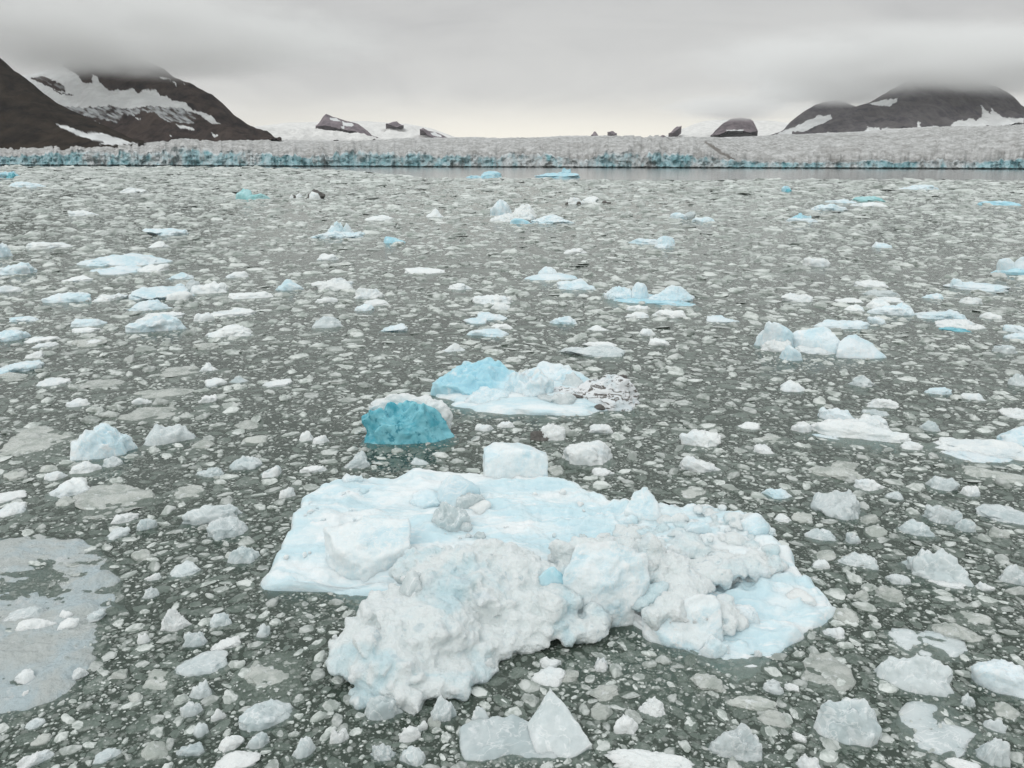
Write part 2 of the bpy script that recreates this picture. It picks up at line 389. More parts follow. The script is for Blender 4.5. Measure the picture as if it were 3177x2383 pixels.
# ------------------------------------------------------------------ single floes read off the photograph
# crop letter, then pixel boxes in that crop with a material and a shape letter
LIST = '''
A 100,175,370,225,bs 790,320,920,362,wd 1040,225,1270,272,wj 815,215,900,250,bd 1005,340,1175,380,Ts 880,415,1005,465,wj 500,405,590,440,wd 600,420,830,470,ws 960,510,1145,552,bd 1240,575,1600,638,bs 1075,620,1240,660,ws 1675,560,1880,592,ws 1450,358,1560,395,wd 485,598,580,640,wd 690,590,850,630,bs 250,690,615,750,ws -60,660,100,822,bd 620,785,720,822,wp 880,650,1090,690,bd 1280,685,1455,740,wp 700,840,1440,905,bs 760,900,1210,972,bs 1180,880,1455,950,wd 870,960,1040,1010,wd 600,950,800,995,ws 540,985,790,1035,ws -20,870,300,972,bj 265,870,340,915,wd 1430,955,1660,1015,bp 1590,1010,1730,1100,cd 1650,1035,1960,1135,wj 1240,1040,1400,1085,ws 820,1130,1090,1200,wj 385,1120,765,1215,bs -20,1060,180,1130,wd 1100,1185,1470,1280,bp 900,1195,1000,1230,wd 770,1205,890,1270,wd 880,1240,1050,1285,gf 1675,1195,1800,1255,wd 1970,1110,2330,1180,ws 630,1340,905,1420,bd 100,1330,330,1380,bs 1810,1260,2200,1335,wj 1670,1300,1835,1375,wd -60,1440,240,1545,bs 230,1500,500,1555,ws 280,1550,490,1600,wd 1490,1430,1610,1470,wd 1780,1400,2160,1510,wj 1930,845,2080,890,wp 1460,765,1600,805,wj 1660,770,1790,800,wj 630,1425,860,1470,ws 680,1530,910,1580,ws 230,1620,360,1670,wd 1660,1545,1880,1620,gf 1370,1620,1530,1655,ws 1930,945,2130,1000,wd 2060,790,2212,825,wj
B 610,118,690,145,bd 690,125,780,150,bs 1085,97,1195,132,Bd 1620,160,1775,215,Bj 575,188,700,225,Bd 215,190,330,215,bs 740,275,890,325,wj 1165,155,1280,190,bj 350,335,510,370,ws 755,445,925,490,wj 920,460,1165,510,wd 1445,405,1600,480,wp 1755,490,1930,532,wj 35,505,225,550,wj 1080,645,1265,705,Bs 1260,630,1400,665,ws 1455,630,1625,675,wd 1930,715,2120,760,bd 1370,780,1510,830,bd 680,775,840,820,wd 510,790,690,850,ws 0,840,150,870,ws 540,855,720,905,ws 1260,925,1610,965,ws 1330,985,1580,1020,gf 1675,962,1795,995,wj 1685,800,1830,840,ws 160,1010,385,1110,bd 455,995,830,1105,wj 830,1080,1085,1180,wj 1080,1140,1160,1175,ws 915,1185,1125,1240,ws 830,1225,1000,1285,bd 480,1120,600,1160,wp 500,1165,690,1215,wj 190,1265,400,1300,wj 400,1225,525,1275,gd 1275,1165,1460,1215,wj 1455,1200,1570,1235,ws 1825,1140,2185,1230,wj 2000,1215,2165,1275,wd 1625,1045,1850,1105,wj 1200,1310,1330,1365,cd 470,1325,720,1430,cd 650,1370,820,1420,ws 1055,1400,1290,1465,bs 1760,1340,1965,1395,bs 1880,1300,2140,1365,bs 1800,1435,2150,1510,bs 1985,1390,2190,1440,wj 1540,1450,1620,1485,wd 800,1485,890,1555,wj 980,1490,1075,1520,ws 1560,1560,1780,1635,wp 1370,1600,1460,1655,wj 1220,1640,1400,1670,ws -20,1560,100,1610,wj 335,1380,420,1420,wj 200,1540,300,1585,ws
C 895,62,1070,85,Bs 580,145,770,182,bs 570,190,700,218,ws 1285,135,1480,162,Bs 1060,415,1195,455,bd 1390,360,1530,405,wj 1790,475,1995,522,bd 1865,515,2050,560,wd 1405,485,1580,520,ws 1720,385,1835,415,ws 1770,305,1905,365,wd 1730,265,1830,300,wd 1960,215,2212,250,Bs 1110,350,1240,380,wd 470,560,635,595,ws 1200,565,1310,610,wd 815,555,890,595,wd 600,675,770,715,wd 870,665,1020,700,ws 470,780,655,815,Bd 690,745,890,795,wd 1300,790,1480,820,ws 750,825,920,860,wd 1720,715,1840,760,wd 620,1005,960,1105,bs 590,1150,720,1205,bd 1225,1225,1410,1285,ws 1450,1270,1750,1345,wd 1220,1290,1420,1345,wj 510,1315,610,1375,bp 565,1320,800,1400,bd 1910,1325,2180,1385,bs 2000,1260,2140,1300,ws 880,1405,1090,1455,wp 1330,1430,1480,1500,wd 1420,1515,1595,1585,ws 1320,1550,1430,1600,bd 1640,1475,1810,1510,ws 670,1510,830,1550,gs 560,1440,700,1480,wd 1060,925,1170,960,wd 1830,920,2070,950,ws 1740,1045,1820,1080,wd 2110,1185,2230,1240,wd
D 350,135,650,165,bs 670,190,790,225,Bd 1150,200,1470,245,bj 940,265,1110,300,bs 510,325,780,360,bs 740,297,1010,345,Td 95,350,300,385,bs 395,365,690,425,bs 730,350,1035,390,ws 1790,335,2150,380,Bs 1880,375,2020,410,ws 1385,370,1535,405,wj 430,450,550,525,bs 1880,460,2030,500,bs 250,575,400,620,wd 100,610,210,670,wj 1105,645,1255,670,ws 1370,670,1560,708,wj 840,705,920,740,wd 910,690,1080,745,bs 1150,710,1250,740,wd 1860,670,2010,710,wd 1950,705,2060,750,wj 2080,630,2230,665,bs 220,805,410,840,ws 320,825,540,905,wd 150,890,290,920,ws 500,730,605,770,wd 1030,930,1180,965,wd 760,1015,1040,1085,wj 835,1100,1130,1160,cd 340,1075,520,1125,ws 60,1005,210,1050,wd 135,1130,395,1205,wj 590,1175,820,1220,ws 665,1225,835,1285,wd 1330,1125,1510,1180,bd 1660,1160,1840,1225,wj 1290,1270,1690,1360,bs 865,1330,1020,1400,bd 410,1350,870,1440,bs 2040,1405,2240,1470,bs 2050,1470,2240,1530,bs 1840,1295,2010,1355,ws 1610,1245,1790,1280,ws 0,1210,120,1255,wd 150,1280,290,1320,wd 1955,1570,2140,1650,cd 1210,1590,1390,1630,ws 600,1290,800,1330,ws 2040,1145,2230,1190,bs 1300,1365,1460,1400,ws 1120,1405,1230,1450,gd
E 195,205,320,265,wd -30,290,315,368,bj 290,410,510,465,wd 535,415,910,490,gf 560,745,990,1000,bs 1085,725,1440,890,cs 880,615,1300,725,gf 10,710,540,980,gf 530,1010,740,1110,wd 760,990,900,1065,cd 385,1145,655,1280,wd 580,1150,1140,1420,gf 1355,1315,1770,1480,cd 1530,1430,1820,1590,cs 1015,1435,1155,1525,cd 820,1395,1020,1475,wj 795,1510,960,1590,cd 1450,1055,1650,1140,cj 1700,975,1925,1085,cs 1930,1055,2060,1140,wd 1630,950,1740,1005,cj 295,570,410,625,wd 495,560,655,620,wd 680,490,765,530,wj 40,500,130,545,wd -30,1245,190,1315,wd -30,1335,190,1420,ws 340,1090,490,1160,wd 45,1085,200,1160,gs 295,1050,420,1105,gd 1515,405,1670,475,wd 1690,390,1830,445,cp 1465,535,1600,590,wj 1940,425,2150,475,ws 1170,365,1290,410,wd 1475,295,1600,360,wj 1190,320,1480,400,gf 1000,490,1430,560,gf 1730,680,1920,790,gf 1280,1190,1500,1300,gf 430,865,560,915,wd 1420,875,1580,930,gs 1790,840,1970,890,gs -20,370,200,440,gf 1430,140,1600,200,gs 1060,370,1160,405,gs 415,1290,555,1350,gd 975,550,1110,605,wd 1370,575,1440,625,wd 610,1545,700,1585,wj 1180,1400,1280,1440,wj 1290,1000,1370,1040,wd 550,130,790,180,gs 1890,150,1980,200,wp 1910,240,2020,300,wj 1170,200,1300,250,wj 1220,240,1350,275,wj 1530,230,1640,290,wd
F 975,60,1115,135,gd 1110,80,1190,140,cd 1255,150,1470,250,cs 1070,220,1190,280,wj 1050,320,1170,410,cj 1185,370,1265,410,wd 1685,25,1910,160,cs 1190,485,1410,650,wj 1550,520,1700,620,cj 1355,655,1520,770,cj 1000,655,1110,745,wd 1880,590,1990,700,cj 1555,710,1770,790,ws 1310,805,1690,970,cd 1030,460,1120,530,cd 1010,540,1085,590,gd 1790,800,2240,1160,gf 1400,1020,1560,1150,cd 950,900,1060,960,wj 1070,930,1290,1100,gf 1335,1160,1490,1280,cj 1555,1210,1665,1310,wd 1430,1300,1535,1430,cd 1770,1180,2160,1370,cs 1610,1415,1800,1530,wj 1815,1395,1985,1515,cd 1560,1565,1920,1680,ws 145,1535,385,1640,wj 700,1525,885,1610,cd 1050,1470,1240,1600,gd 1310,1480,1500,1580,cj 200,1305,330,1365,cd 355,1315,450,1370,wd 610,1345,690,1430,wj 755,1350,820,1410,wj 240,1430,380,1490,gd 470,1540,540,1600,gd 1270,1395,1360,1460,gj 950,1110,1060,1200,gd 830,1070,930,1130,gd 820,950,940,1010,gd 580,1160,660,1210,gj
G 25,320,165,395,cd 290,315,470,370,wd 590,220,770,340,cd 1050,270,1170,320,cd 285,75,380,150,wd 380,110,490,170,wd 215,60,300,100,wd 60,85,140,125,cd 150,460,260,540,wj 1640,10,1760,60,wd 1490,30,1620,85,wd 1370,5,1460,45,wd 1985,330,2100,390,gd
H 80,150,440,320,wj 285,30,445,100,wj 300,330,455,390,wj 895,70,1185,195,wj 905,245,1180,370,wd 1405,170,1560,240,wj 1300,15,1450,70,wd 1670,15,1810,90,wp 580,110,685,155,wd 1470,480,1660,550,bs 1805,475,2140,680,cj 880,460,1110,550,gf 1555,655,1670,710,wd 1670,650,1810,715,gd 1760,750,1980,835,cs 2045,785,2140,855,cp 1830,900,1970,980,gd 1815,960,1930,1030,wd 2000,920,2212,1010,gj 1430,105,1660,165,gf 2050,190,2130,225,wd 1950,290,2120,350,gd 690,390,770,450,wd 1885,1425,2025,1500,wd 2015,1415,2100,1470,wd 1920,1310,2120,1390,gd 1945,1110,2010,1160,wj 2015,1100,2095,1150,wd
I 600,380,800,475,cp 100,430,290,515,wd 635,485,720,530,wd 1175,470,1350,530,bd 1430,515,1600,570,wd 1390,575,1510,615,wd 1030,180,1200,220,gs 1190,230,1280,265,wd 980,240,1070,300,wd 1670,160,1810,225,cd 1785,375,1920,470,cs 750,550,965,635,wj 185,725,325,810,wd 705,640,890,690,cs 1130,720,1270,800,cd 1310,665,1440,715,ws 1190,655,1260,690,wd 990,870,1145,940,wd 600,915,685,960,wd 1450,1080,1896,1170,gf 1180,1130,1400,1240,cd 1430,1195,1560,1280,wj 640,1150,850,1240,wj 880,1235,1000,1300,cd 1150,1340,1420,1480,cj 1390,1440,1530,1540,cd 980,1460,1240,1570,cd 1550,1355,1930,1470,cs 1610,1290,1780,1330,ws 690,1410,820,1490,gj 730,1500,880,1580,gd 480,1020,640,1100,gd 320,1070,700,1150,gj 1640,1520,1780,1590,gd 960,1370,1080,1420,wj 1710,625,1930,705,wj 580,1550,690,1630,cd
J 1005,30,1500,290,cj 1205,280,1450,330,ws 1540,285,1670,360,wd 1725,165,1930,310,cj 480,285,545,340,wj 555,270,650,330,cd 640,360,750,430,gd 800,330,1000,440,gj 455,485,670,590,gd 415,615,565,700,wd 555,610,650,660,wd 900,620,1430,845,cf 1230,615,1560,720,gj 815,825,1330,1100,cs 1515,860,1960,1120,bs 1435,1100,1530,1205,cj 365,1140,810,1480,cs 935,1140,1480,1560,cf 1320,1600,1560,1680,wd 1530,1375,1760,1640,cs 250,750,640,1110,gf 1650,1180,1840,1290,gj 1600,1290,1750,1390,cd -10,1020,120,1110,cs 190,1400,300,1460,wj 220,1575,390,1680,wj 540,75,810,180,cj 800,165,930,215,cs 880,230,1050,310,cd 1165,425,1310,470,wj 1090,565,1180,620,wd 1390,500,1640,610,gf
K 60,985,270,1090,gj 95,790,190,880,wj 400,1060,580,1200,wj 225,1180,395,1320,wj 870,1240,1240,1490,cj 150,1455,780,1580,wj 760,915,990,1020,gj 1010,1070,1340,1160,gj 1220,1180,1440,1260,gs 1250,950,1390,1040,cs 1400,960,1500,1020,wj 1500,1470,1630,1540,wj 1450,1310,1550,1370,wd
L 1660,880,1890,990,ws 275,1265,405,1380,wj 20,1345,180,1480,cd 750,1255,900,1370,wj 870,1210,945,1300,wd 560,1370,740,1500,cj 760,1400,930,1540,cd 945,1165,1040,1270,gj 2060,1120,2212,1220,gd 1840,880,1980,960,gs 1310,910,1400,950,wj 1710,790,1860,870,wj 2090,790,2180,890,wj
'''
singles = []
for line in LIST.strip().splitlines():
    cl, *items = line.split()
    for it in items:
        a = it.split(',')
        b = box(cl, *[float(x) for x in a[:4]])
        singles.append((b, a[4][0], a[4][1]))
# one colour and one shape word per letter
COLW = {'w': 'white', 'b': 'pale blue', 'B': 'bright blue', 't': 'turquoise', 'T': 'teal', 'g': 'waterlogged', 'c': 'glassy', 'd': 'dirt-streaked'}
SHW = {'d': 'rounded', 'j': 'jagged', 's': 'slab-like', 'p': 'pointed', 'f': 'flat'}

# ------------------------------------------------------------------ compound floes (parts under an Empty)
LAND = []        # landmarks for the labels: phrase, x, y
def thing(name, loc, label, cat, group=None):
    o = bpy.data.objects.new(name, None); C.objects.link(o); o.location = loc
    return tag(o, label, cat, group)
FLOES = 'ice floes drifting in the fjord'
BLOCKS = 'loose ice blocks lying on the floes'

def compound(label, land, parts, name='ice_floe', cat='ice floe', z0=0.0):
    """parts: (part name, crop, x0,y0,x1,y1, material, shape, dict)"""
    bb = [box(p[1], *p[2:6]) for p in parts]
    k = max(range(len(bb)), key=lambda i: bb[i][3])
    Fp = P((min(b[0] for b in bb) + max(b[2] for b in bb)) / 2, bb[k][3], 0)
    root = thing(name, Fp, label, cat, FLOES)
    for p, b in zip(parts, bb):
        kw = dict(p[8]) if len(p) > 8 else {}
        z = kw.pop('z', 0.0)
        place_lump(p[0], b, p[7], p[6], hash_(label + p[0] + str(p[2:4])), z, root, **kw)
    LAND.append((land, Fp[0], Fp[1]))
    return root
def hash_(s):
    h = 7
    for ch in s: h = (h * 131 + ord(ch)) & 0x7FFFFFFF
    return h

compound('turquoise rounded floe with a crumbly white cap, left of the dirt-streaked floe', 'turquoise floe', [
    ('turquoise_core', 'V', 781, 862, 978, 960, 't', 'd', dict(res=6, sub=.25, dr=.42)),
    ('white_cap', 'V', 796, 846, 966, 890, 'w', 'd', dict(z=.48, gran=.025, res=6, sub=.35, dr=.3, fl=0)),
    ('white_cap', 'V', 900, 856, 980, 905, 'w', 'd', dict(z=.34, gran=.025, sub=.3, fl=0))])
compound('long low floe, glassy blue at one end and streaked with black dirt at the other', 'dirt-streaked floe', [
    ('ice_slab', 'V', 935, 805, 1385, 897, 'f', 's', dict(dr=.5, res=6, sub=.3, hmul=.5)),
    ('blue_wing', 'V', 932, 778, 1130, 866, 'B', 's', dict(res=6)),
    ('blue_wing', 'V', 1110, 772, 1290, 850, 'b', 's', dict(res=6, hmul=.85)),
    ('dirty_end', 'V', 1180, 790, 1384, 885, 'd', 'd', dict(res=6, gran=.01, hmul=.85)),
    ('white_rubble', 'V', 1060, 800, 1200, 872, 'b', 'j', dict(z=.05, gran=.02)),
    ('white_rubble', 'V', 1000, 835, 1110, 882, 'b', 's', {}),
    ('white_rubble', 'V', 1140, 840, 1270, 893, 'c', 'j', {}),
    ('ice_chunk', 'V', 1148, 795, 1190, 826, 'w', 'd', dict(z=.2)),
    ('ice_chunk', 'V', 1215, 805, 1260, 838, 'c', 'd', dict(z=.15)),
    *[('dirt_clot', 'V', a, b, a + w_, b + .62 * w_, 'dirt', 'j', dict(z=z_, hmul=.5, sub=.1, gran=.04)) for a, b, w_, z_ in
      [(1228, 842, 30, .18), (1282, 838, 30, .2), (1330, 802, 26, .26), (1345, 818, 18, .22), (1285, 868, 20, .08)]]])
compound('three-humped pale blue floe beside the smooth wedge of ice', 'three-humped blue floe', [
    ('hump', 'D', -40, 1370, 225, 1620, 'b', 'o', dict(res=6, dr=.6)),
    ('hump', 'D', 195, 1418, 620, 1640, 'b', 'o', dict(res=6, dr=.5)),
    ('hump', 'D', -100, 1400, 60, 1590, 'b', 'o', dict(res=6)),
    ('snow_foot', 'D', -40, 1520, 230, 1640, 'w', 'd', dict(gran=.02)),
    ('snow_foot', 'I', 100, 165, 255, 282, 'b', 'o', {}),
    ('snow_foot', 'I', 210, 175, 500, 235, 'w', 'd', dict(gran=.02))])
wb_ = thing('ice_floe', P(2680, 1112, 0), 'smooth pale blue wedge of ice touching the three-humped floe', 'ice floe', FLOES)
LAND.append(('smooth blue wedge', wb_.location[0], wb_.location[1]))
iv = lambda a, b: ((2377 + a * .42194) / V, (1000 + b * .42194) / V)
hullv('wedge', [(*iv(520, 212), .1), (*iv(600, 258), .0), (*iv(760, 268), -.05), (*iv(888, 264), .1), (*iv(538, 130), .5), (*iv(600, 83), .8), (*iv(660, 84), .8), (*iv(790, 158), .6), (*iv(650, 170), .15)], P(2680, 1112, 0)[1], 'b', wb_, .035, base=-.4, seed=8, disp=.012, smooth=3)
place_lump('snow_foot', box('I', 515, 215, 640, 262), 'd', 'w', 77, 0.0, wb_)
compound('broad white rubble floe with a blue waterline, right of the jagged white lumps', 'broad white rubble floe', [
    ('ice_slab', 'I', 330, 715, 1030, 862, 'w', 'd', dict(dr=.4, res=6, gran=.02, sub=.3)),
    ('ice_slab', 'I', 480, 690, 900, 830, 'w', 'j', dict(dr=.5, res=6, gran=.02, sub=.3)),
    ('back_slab', 'I', 385, 622, 670, 735, 'b', 's', {}),
    ('ice_chunk', 'I', 695, 675, 885, 760, 'w', 'j', dict(z=.1)),
    ('ice_chunk', 'I', 400, 722, 520, 790, 'w', 'd', dict(z=.05)),
    ('ice_shelf', 'I', 330, 830, 990, 890, 'b', 'f', dict(sub=.3))])
compound('white floe cut off by the picture edge, rising to a smooth shoulder', 'white shouldered floe', [
    ('ice_slab', 'I', 1215, 830, 2050, 1010, 'w', 's', dict(dr=.4, res=6, gran=.014, sub=.35, hmul=.7)),
    ('shoulder', 'I', 1690, 760, 2250, 985, 'b', 'o', dict(res=6)),
    ('ice_shelf', 'I', 1300, 930, 1800, 1030, 'b', 'f', dict(sub=.3))])
nr_ = thing('ice_floe', P(1630, 2340, 0), 'large glassy chunk with a raised triangular ridge, nearest of all the floes', 'ice floe', FLOES)
LAND.append(('near glassy chunk', nr_.location[0], nr_.location[1]))
Yn = P(1630, 2365, 0)[1]
hullv('ice_body', [(1000, 1645, .02), (1090, 1662, 0), (1200, 1650, .02), (1255, 1622, .12), (993, 1572, .36), (1018, 1552, .46), (1118, 1545, .50), (1150, 1560, .42), (1090, 1600, .18)], Yn, 'c', nr_, .016, base=-.4, seed=5, disp=.009)
hullv('raised_ridge', [(1188, 1482, .52), (1160, 1526, .46), (1140, 1562, .36), (1150, 1640, .06), (1230, 1640, .05), (1284, 1607, .16), (1228, 1530, .42)], Yn, 'c', nr_, .014, base=-.4, seed=6, disp=.006, smooth=2)
hullv('horn', [(1016, 1552, .44), (1022, 1530, .48), (1040, 1520, .5), (1052, 1530, .5), (1056, 1556, .46)], Yn, 'c', nr_, .014, base=-.3, seed=7, disp=.006)
compound('teal floe with a tall block at one end and a low tail', 'teal floe', [
    ('block', 'S', 733, 585, 782, 619, 'T', 'o', dict(res=5)), ('tail', 'S', 765, 600, 836, 620, 'T', 'o', dict(res=5))])
compound('boulder of blue ice riding on a white heap with a low tail', 'boulder-topped floe', [
    ('boulder', 'C', 55, 330, 250, 470, 'b', 'o', dict(res=6, sub=.6)),
    ('white_heap', 'C', 50, 415, 450, 520, 'w', 'j', dict(res=6, gran=.02)),
    ('white_heap', 'C', 230, 365, 450, 480, 'w', 'j', dict(res=5, gran=.02)),
    ('tail', 'C', 380, 455, 785, 538, 'b', 'p', dict(res=6)),
    ('blue_foot', 'C', 230, 490, 410, 540, 'B', 'o', {}),
    ('dirt_patch', 'C', 330, 420, 346, 470, 'dirt', 'd', dict(res=3)),
    ('dirt_patch', 'C', 396, 500, 412, 533, 'dirt', 'd', dict(res=3))])
compound('white dome with dark dirty shoulders, left of the boulder-topped floe', 'dark-shouldered dome', [
    ('dirty_body', 'B', 410, 240, 580, 325, 'dirt', 'p', dict(res=5)), ('white_dome', 'B', 440, 262, 538, 330, 'w', 'o', dict(res=5))])
compound('small white lump with a dark dirt band, beside the dark-shouldered dome', 'dirt-banded lump', [
    ('white_body', 'B', 318, 275, 385, 320, 'w', 'd', dict(res=4)), ('dirt_band', 'B', 295, 290, 330, 320, 'dirt', 'd', dict(res=3)), ('white_body', 'B', 268, 285, 306, 322, 'w', 'd', dict(res=4))])
compound('tall white floe with twin rough peaks, left of the small blue slab', 'twin-peaked white floe', [
    ('peak', 'B', 560, 515, 770, 655, 'b', 'd', dict(res=6)), ('peak', 'B', 720, 530, 830, 630, 'b', 'p', dict(res=5)),
    ('ice_slab', 'B', 475, 590, 920, 662, 'b', 'j', dict(res=6, gran=.015))])
compound('long pale floe with a rounded tower and a turquoise waterline', 'towered floe', [
    ('tower', 'C', 1260, 1008, 1420, 1190, 'b', 'o', dict(res=6)), ('ice_slab', 'C', 1035, 1065, 1330, 1190, 'b', 'j', dict(res=6)),
    ('long_ridge', 'C', 1380, 1060, 1810, 1205, 'b', 'p', dict(res=6, dr=.35)), ('ice_shelf', 'C', 1020, 1140, 1780, 1232, 'B', 'f', dict(res=6, sub=.5))])
compound('bright blue ice ridge standing in the pale open water', 'bright blue ridge floe', [
    ('peak', 'C', 610, 62, 765, 138, 'B', 'j', dict(res=5)), ('ice_slab', 'C', 430, 112, 825, 142, 'B', 's', dict(res=5))])
compound('bright blue dome beside the open water strip', 'bright blue dome', [
    ('dome', 'B', 1912, 85, 2092, 143, 'B', 'o', dict(res=5)), ('ice_shelf', 'B', 1790, 122, 1930, 143, 'B', 's', dict(res=4))])
compound('blue floe with a dark blue flank, cut off by the picture edge near the glacier', 'dark-flanked blue floe', [
    ('ice_slab', 'A', -60, 88, 165, 145, 'B', 'd', dict(res=5)), ('dark_flank', 'A', 60, 100, 150, 147, 't', 'd', dict(res=4))])
compound('white rubble floe with two dark dirt clots on its edge', 'dirt-clotted floe', [
    ('white_heap', 'C', 705, 310, 860, 370, 'w', 'j', dict(res=5)), ('white_heap', 'C', 830, 300, 990, 360, 'w', 'j', dict(res=5)),
    ('dirt_clot', 'C', 700, 348, 730, 372, 'dirt', 'j', dict(res=3)), ('dirt_clot', 'C', 795, 345, 838, 372, 'dirt', 'j', dict(res=3))])
compound('low black lump of dirty ice right of the dirt-clotted floe', 'black dirty lump', [('dirt_lump', 'C', 1012, 338, 1072, 362, 'dirt', 'd', dict(res=4)), ('dirt_foot', 'C', 1050, 350, 1095, 363, 'dirt', 's', dict(res=3))])
compound('pale blue floe with two soft humps', 'soft two-humped floe', [
    ('hump', 'C', 1595, 440, 1740, 500, 'b', 'o', dict(res=5)), ('hump', 'C', 1700, 432, 1818, 498, 'c', 'o', dict(res=5))])
compound('long white floe, lumpy at one end, with a thin pale blue skirt', 'lumpy-ended floe', [
    ('ice_slab', 'C', 1245, 655, 1560, 715, 'b', 's', dict(res=5)), ('lump', 'C', 1465, 640, 1640, 730, 'b', 'o', dict(res=5)), ('skirt', 'C', 1470, 700, 1610, 748, 'b', 's', dict(res=5))])
compound('white dome standing on a broad pale blue foot', 'broad-footed dome', [
    ('dome', 'C', 465, 900, 635, 1005, 'b', 'o', dict(res=5)), ('foot', 'C', 360, 962, 800, 1022, 'b', 'o', dict(res=5))])
compound('spiky pale blue floe near the far shore', 'spiky blue floe', [('spikes', 'D', 190, 445, 390, 522, 'B', 'j', dict(res=5)), ('foot', 'D', 180, 480, 430, 524, 'b', 'o', dict(res=5))])
compound('small blue dome with a dark underside near the glacier', 'dark-sided blue dome', [('dome', 'D', 130, 213, 215, 262, 'B', 'o', dict(res=4)), ('dark_side', 'D', 165, 235, 218, 263, 't', 'd', dict(res=3))])
compound('blue-footed double hump cut off by the picture edge', 'edge double hump', [
    ('hump', 'D', 1975, 830, 2130, 970, 'b', 'o', dict(res=5)), ('hump', 'D', 2095, 812, 2300, 970, 'b', 'o', dict(res=5)), ('blue_foot', 'D', 1950, 910, 2240, 975, 'B', 'o', dict(res=5))])
compound('chain of white humps on one long low floe', 'hump chain floe', [
    ('hump', 'D', 1580, 1005, 1685, 1090, 'b', 'o', dict(res=5)), ('hump', 'D', 1695, 1033, 1815, 1095, 'b', 'o', dict(res=5)), ('ice_slab', 'D', 1540, 1060, 2060, 1110, 'b', 'd', dict(res=5))])
compound('big white block floe with a flat-topped end', 'big white block floe', [
    ('ice_slab', 'D', 855, 1200, 1240, 1320, 'b', 's', dict(res=6)), ('snow_lump', 'D', 860, 1175, 1060, 1270, 'w', 'd', dict(res=5)), ('back_slab', 'D', 940, 1165, 1170, 1210, 'w', 's', dict(res=5))])
compound('white floe with a green-blue hollow along its waterline', 'hollow-sided floe', [
    ('ice_slab', 'D', 1450, 1355, 1845, 1440, 'w', 'j', dict(res=5)), ('hollow', 'D', 1500, 1415, 1740, 1460, 't', 's', dict(res=5, hmul=.5))])
compound('wide pale blue slab floe with a raised corner', 'raised-corner slab', [
    ('ice_slab', 'A', 1125, 1075, 1650, 1192, 'b', 's', dict(res=6)), ('raised_corner', 'A', 1500, 1045, 1610, 1130, 'b', 'o', dict(res=5)), ('lump', 'A', 1420, 1110, 1650, 1190, 'w', 'o', dict(res=5))])
compound('wide scalloped white floe in front of the pointed pale floe', 'scalloped white floe', [
    ('ice_slab', 'A', 1105, 1310, 1595, 1465, 'b', 's', dict(res=6)), ('rim', 'A', 1150, 1295, 1590, 1370, 'w', 'j', dict(res=6))])
compound('glassy arched slab with a white rim behind the dirt-streaked floe', 'white-rimmed arch', [
    ('ice_slab', 'C', 640, 1580, 1220, 1680, 'c', 's', dict(res=6, dr=.5)), ('white_rim', 'C', 840, 1555, 1150, 1600, 'w', 'j', dict(res=5))])
compound('white plate with a black gritty corner, in front of the dirt-streaked floe', 'gritty-cornered plate', [
    ('ice_plate', 'G', 1925, 28, 2110, 148, 'w', 's', dict(res=5)), ('gritty_corner', 'G', 1870, 75, 2020, 152, 'dirt', 'j', dict(res=5, gran=.03))])

# ------------------------------------------------------------------ sheets of ice with a drawn outline
def ipol(pts, x, y, p=2.6):
    pts = np.asarray(pts); d = (x[..., None] - pts[:, 0]) ** 2 + (y[..., None] - pts[:, 1]) ** 2 + 1e-4
    w = d ** (-p / 2)
    return (w * pts[:, 2]).sum(-1) / w.sum(-1)
def polar_sheet(name, poly, zpts, centre, zfun, mk, parent, bottom=-0.45, nth=420, nr=110, lip=0.05, wall=8, edge_noise=0.03, seed=3, out=0.08):
    poly = np.asarray(poly, float); c = np.asarray(centre, float)
    th = np.linspace(0, 2 * np.pi, nth, endpoint=False)
    rad = np.zeros(nth)
    for k, t in enumerate(th):
        dx, dy = math.cos(t), math.sin(t); best = 0
        for i in range(len(poly)):
            a = poly[i, :2] - c; b = poly[(i + 1) % len(poly), :2] - c; e = b - a
            den = dx * e[1] - dy * e[0]
            if abs(den) < 1e-9: continue
            r = (a[0] * e[1] - a[1] * e[0]) / den; s = (a[0] * dy - a[1] * dx) / den
            if r > 0 and -1e-6 <= s <= 1 + 1e-6: best = max(best, r)
        rad[k] = best
    ring = np.c_[np.cos(th), np.sin(th)]
    rad = rad * (1 + 0 * th) + edge_noise * fbm(np.c_[ring * rad[:, None] * 4.0, 0 * th], 4, seed)
    rows = []
    fr = np.linspace(0, 1, nr) ** 0.8
    for q in fr:
        xy = c + ring * (rad * q)[:, None]
        z = ipol(zpts, xy[:, 0], xy[:, 1]) + zfun(xy[:, 0], xy[:, 1])
        de = rad * (1 - q)
        z = z - lip * np.exp(-de / (lip * 0.9))
        rows.append(np.c_[xy, z])
    ze = rows[-1][:, 2]
    for k in range(1, wall + 1):
        s = k / wall
        z = ze * (1 - s) + bottom * s
        bulge = out * math.sin(min(1, s * 1.5) * math.pi) + out * 0.4 * fbm(np.c_[ring * rad[:, None] * 3.0, z * 4], 3, seed + 5) - 0.25 * s * s
        rows.append(np.c_[c + ring * (rad + bulge)[:, None], z])
    rows.append(np.c_[c + ring * (rad * 0.3)[:, None], np.full(nth, bottom)])
    v = np.concatenate(rows); fc = grid_faces(len(rows), nth, True)
    me = mesh_np(name, v - np.array(parent.location if parent else (0, 0, 0)), fc, M[mk])
    o = link(name, me, parent.location if parent else (0, 0, 0), parent)
    return o, rad, th

